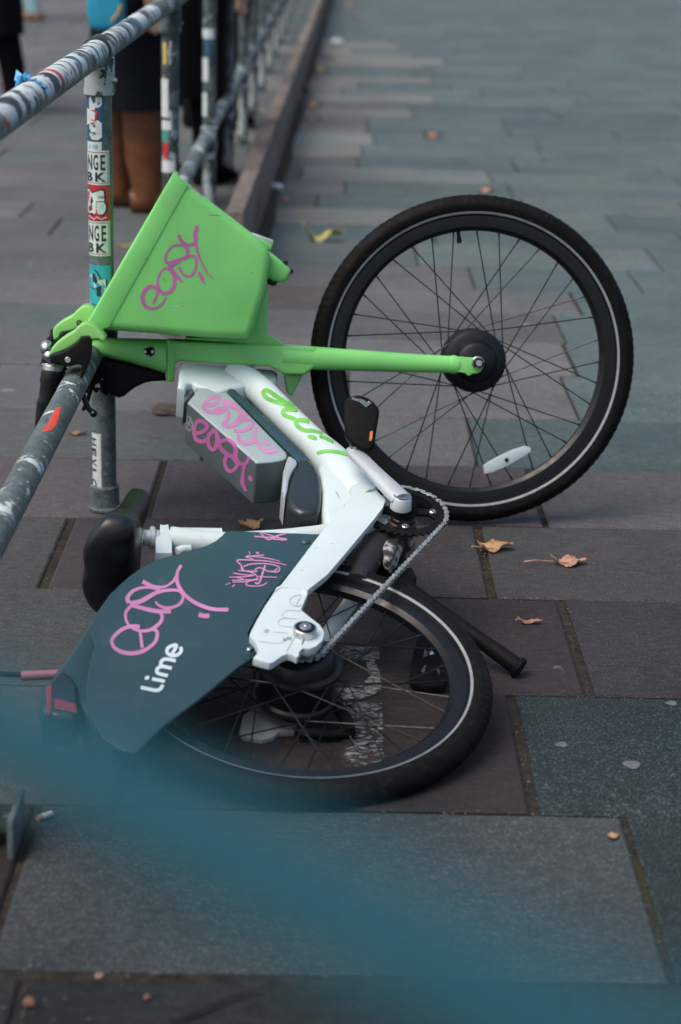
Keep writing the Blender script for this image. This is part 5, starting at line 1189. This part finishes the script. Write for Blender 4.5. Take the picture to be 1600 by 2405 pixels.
# ------------------------------------------------------------------ passers-by behind the railing
def skinned(verts, edges, radii, name, material, parent, root, flats=None):
    me = bpy.data.meshes.new('sk'); me.from_pydata([tuple(v) for v in verts], edges, []); o = bpy.data.objects.new('sk', me); COL.objects.link(o)
    md = o.modifiers.new('s', 'SKIN'); md.branch_smoothing = .6
    for i, d in enumerate(me.skin_vertices[0].data):
        r = radii[i]; d.radius = r if isinstance(r, tuple) else (r, r); d.use_root = (i == 0)
    sb = o.modifiers.new('b', 'SUBSURF'); sb.levels = 2; sb.render_levels = 2
    dg = bpy.context.evaluated_depsgraph_get(); m2 = bpy.data.meshes.new_from_object(o.evaluated_get(dg)); bpy.data.objects.remove(o)
    bm = bmesh.new(); bm.from_mesh(m2); bpy.data.meshes.remove(m2); b = MB(); b.merge(bm); return b.build(name, material, parent, root, angle=80)
def person(px, py, face, label, skin, trousers, coat, coat_hem, shoes, hair, boot_h=.0, stride=.0, h=1.68, lift=None, coat_w=1., sleeve=None):
    o = ground(px, py); R_ = Matrix.Rotation(face, 3, 'Z'); k = h/1.7
    Q = lambda x, y, z: o+R_ @ Vector((x*k, y*k, z*k))     # x to the person's right, y ahead
    t = thing('person', o, label, 'person', 'people passing behind the railing')
    lx = .078 if boot_h else .112
    L = [(0, 0, .95), (0, 0, 1.12), (0, .0, 1.32), (0, 0, 1.44), (0, .01, 1.53), (0, .02, 1.60),
         (.09, 0, .90), (lx, stride*.5, .50), (lx, stride, .09), (lx, stride+.11, .034),
         (-.09, 0, .90), (-lx, -stride*.4, .50), (-lx, -stride, .09), (-lx, -stride+.11, .034),
         (.18, 0, 1.40), (.22, -.02, 1.13), (.235, .06, .90), (.24, .08, .82), (-.18, 0, 1.40), (-.22, -.02, 1.13), (-.235, .06, .90), (-.24, .08, .82)]
    E = [(0, 1), (1, 2), (2, 3), (3, 4), (4, 5), (0, 6), (6, 7), (7, 8), (8, 9), (0, 10), (10, 11), (11, 12), (12, 13), (3, 14), (14, 15), (15, 16), (16, 17), (3, 18), (18, 19), (19, 20), (20, 21)]
    r = [(.15, .11), (.13, .10), (.16, .11), (.10, .08), .055, .075, .085, .052, .034, .024, .085, .052, .034, .024, .055, .042, .030, .030, .055, .042, .030, .030]
    E += [(17, 22), (17, 23), (17, 24), (17, 25), (17, 26), (21, 27), (21, 28), (21, 29), (21, 30), (21, 31)]
    for s in (1, -1):
        for i, (dx, dy, dz) in enumerate(((.0, .045, -.05), (.004, .03, -.10), (.004, .012, -.108), (.004, -.006, -.10), (.002, -.022, -.085))): L.append((s*(.24+dx), .08+dy, .82+dz)); r.append(.010)
    skinned([Q(*v) for v in L], E, [tuple(q*k for q in x) if isinstance(x, tuple) else x*k for x in r], 'body', skin, t, o)
    b = MB(); b.ball(Q(0, .03, 1.62), (.075*k, .095*k, .115*k), (R_ @ Vector((1, 0, 0)), R_ @ Vector((0, 1, 0)), Vector((0, 0, 1))), 20)
    b.ball(Q(0, .120, 1.60), (.012*k, .016*k, .022*k)); b.ball(Q(.078, .02, 1.61), (.012, .02, .03)); b.ball(Q(-.078, .02, 1.61), (.012, .02, .03)); hd = b.build('head', skin, t, o)
    b = MB(); b.ball(Q(.030, .108, 1.635), .010); b.ball(Q(-.030, .108, 1.635), .010); b.build('eye', 'gloss', hd, o)
    b = MB(); b.ball(Q(0, .121, 1.555), (.024, .008, .007)); b.build('mouth', 'brownleaf', hd, o)
    b = MB(); b.ball(Q(0, .005, 1.655), (.088*k, .10*k, .105*k)); b.ball(Q(0, -.055, 1.56), (.08*k, .05*k, .14*k)); b.build('hair', hair, t, o)
    lx = .078 if boot_h else .112
    for s, st in ((1, stride), (-1, -stride)):
        b = MB(); kn = (.5 if s > 0 else .4)*st
        TP = [Q(s*.10, 0, .93), Q(s*lx, kn*.6, .70), Q(s*lx, kn, .50)]+([Q(s*lx, st*.88, .38)] if boot_h else [Q(s*lx, st*.8, .25), Q(s*lx, st, .07)])
        b.tube(TP, [.105*k, .092*k, .075*k, .068*k, .062*k][:len(TP)], 20); b.build('trouser_leg', trousers, t, o, angle=80)
        b = MB(); S = []
        for y, z, w, hh in ((-.075, .045, .034, .045), (-.05, .05, .048, .05), (0, .055, .052, .055), (.06, .048, .043, .048), (.12, .036, .046, .036), (.165, .028, .038, .028), (.19, .022, .018, .018)):
            S.append([Q(s*lx+w*math.cos(a), st+y, max(.002, z+hh*math.sin(a))) for a in [2*math.pi*q/18 for q in range(18)]])
        b.loft(S)
        if boot_h: b.tube([Q(s*lx, st-.01, .05), Q(s*lx, st-.01, .12), Q(s*lx, st*.95-.02, .22), Q(s*lx, st*.9-.015, boot_h-.02), Q(s*lx, st*.9-.015, boot_h)], [.060*k, .062*k, .074*k, .088*k, .090*k], 20)
        b.build('boot' if boot_h else 'shoe', shoes, t, o, angle=60)
    b = MB(); S = []
    for z, w, d in ((coat_hem, .24*coat_w, .19), (coat_hem+.12, .235*coat_w, .185), (.95 if coat_hem < .85 else coat_hem+.15, .205*coat_w, .16), (1.12, .175, .14), (1.30, .195, .145), (1.42, .17, .115), (1.47, .08, .075)):
        S.append([Q(w*math.cos(a), d*math.sin(a)+.006*math.sin(6*a+z*9), z) for a in [2*math.pi*q/30 for q in range(30)]])
    b.loft(S)
    ct = b.build('coat', coat, t, o, angle=80)
    for s in (1, -1):
        b = MB(); b.tube([Q(s*.17, 0, 1.42), Q(s*.205, -.01, 1.28), Q(s*.225, -.015, 1.12), Q(s*.235, .05, .93), Q(s*.238, .062, .90)], [.062*k, .060*k, .056*k, .050*k, .046*k], 16); b.build('sleeve', sleeve or coat, ct, o, angle=80)
    return t
M['boot'] = mat('rust_brown_leather', (.125, .042, .013), .5, 0, .25, 16, (.08, .03, .015), (.5, .7), 14, bump=.2, bs=60)
M['navy'] = mat('navy_wool', (.006, .008, .011), .95, 0, .2, 50, bump=.3, bs=300, spec=.08)
M['blackcloth'] = mat('black_cloth', (.005, .005, .006), .95, 0, .2, 60, bump=.3, bs=300, spec=.08)
M['lilac'] = mat('lilac_knit', (.22, .13, .27), .85, 0, .15, 60, bump=.3, bs=300)
M['jeans'] = mat('pale_denim', (.20, .33, .38), .8, 0, .2, 40, bump=.3, bs=300)
M['mauve'] = mat('dusky_mauve_cloth', (.16, .10, .11), .85, 0, .15, 60, bump=.3, bs=300)
M['skin'] = mat('skin', (.42, .25, .18), .5, 0, .06, 14)
M['hair'] = mat('dark_brown_hair', (.03, .02, .013), .5, 0, .3, 60)
person(318, 492, -1.5, 'person in a long navy coat and rust brown knee boots behind the stickered post', 'skin', 'navy', 'navy', .42, 'boot', 'hair', .43, .06, 1.66, None, .98)
person(432, 430, -.6, 'person in black trousers with a lilac top between the second and third posts', 'skin', 'blackcloth', 'blackcloth', .38, 'blackcloth', 'hair', 0, .03, 1.70, None, .72, 'lilac')
person(-28, 262, 2.2, 'person in a long black coat cut off by the left edge of the photo', 'skin', 'blackcloth', 'blackcloth', .42, 'blackcloth', 'hair', 0, .12, 1.74, None, 1.05)
person(52, 46, 1.1, 'person in pale blue jeans walking far behind the railing', 'skin', 'jeans', 'mauve', .86, 'brownleaf', 'hair', 0, .22, 1.72)
person(505, 300, -.4, 'person in dusky mauve standing far behind the crowded posts', 'skin', 'blackcloth', 'mauve', .62, 'blackcloth', 'hair', 0, .03, 1.68, None, .75)
# bright blue bag hanging beside the navy coat
bgc = atY(254, 28, 7.45)
b = MB(); cx_, cz_ = bgc.x, bgc.z
O_ = [(-.065, -.055), (-.03, -.066), (.045, -.062), (.06, -.03), (.062, .20), (-.072, .20), (-.074, .0)]
b.prism([Vector((cx_+x, bgc.y-.05, cz_+z_)) for x, z_ in O_], Vector((0, .12, 0)), .02, 4)
bag = b.build('bag', mat('bright_cyan_nylon', (.010, .25, .37), .5, 0, .12, 20), None, Vector((cx_, bgc.y, cz_))); tag(bag, 'bright cyan shoulder bag hanging beside the navy coat', 'bag')
b = MB(); b.tube([Vector((cx_-.05, bgc.y, cz_+.19)), Vector((cx_-.02, bgc.y+.05, cz_+.40)), Vector((cx_+.06, bgc.y+.14, cz_+.66)), Vector((cx_+.10, bgc.y+.22, cz_+.68))], .009, 8); b.build('strap', 'navy', bag, Vector((cx_, bgc.y, cz_)))
b = MB(); b.tube([Vector((cx_+.02, bgc.y-.055, cz_-.03)), Vector((cx_+.045, bgc.y-.058, cz_+.0)), Vector((cx_+.055, bgc.y-.055, cz_+.03))], .006, 8); b.build('toggle', 'tan', bag, Vector((cx_, bgc.y, cz_)))

# ------------------------------------------------------------------ blue rail the picture was taken over, far out of focus
def at_depth(px, py, zc):
    v = Vector((px-CX, -(py-CY), -F))*(zc/F); return CAM+W @ v
r0 = at_depth(-120, 1640, .345); r1 = at_depth(1568, 2565, .175)
rd = (r1-r0).normalized(); e0, e1 = r0-rd*.75, r1+rd*.75
o = Vector(((e0.x+e1.x)/2, (e0.y+e1.y)/2, 0))
br_ = thing('blue_barrier', o, 'teal blue painted barrier rail crossing the lower part of the picture out of focus', 'barrier')
M['bluepaint'] = mat('teal_blue_paint', (.013, .066, .086), .6, 0, .08, 12, spec=.08)
b = MB(); b.tube([e0.lerp(e1, i/40) for i in range(41)], .0070, 32); b.build('rail', 'bluepaint', br_, o)
for e in (e0, e1):
    b = MB(); b.cyl(Vector((e.x, e.y, 0)), Vector((e.x, e.y, e.z+.015)), .02, 24, bev=.004); b.cyl(Vector((e.x, e.y, 0)), Vector((e.x, e.y, .012)), .05, 24, bev=.003); b.build('post', 'bluepaint', br_, o)
b = MB(); b.tube([Vector((e0.x, e0.y, .35)), Vector((e1.x, e1.y, .35))], .0082, 20); b.build('rail', 'bluepaint', br_, o)
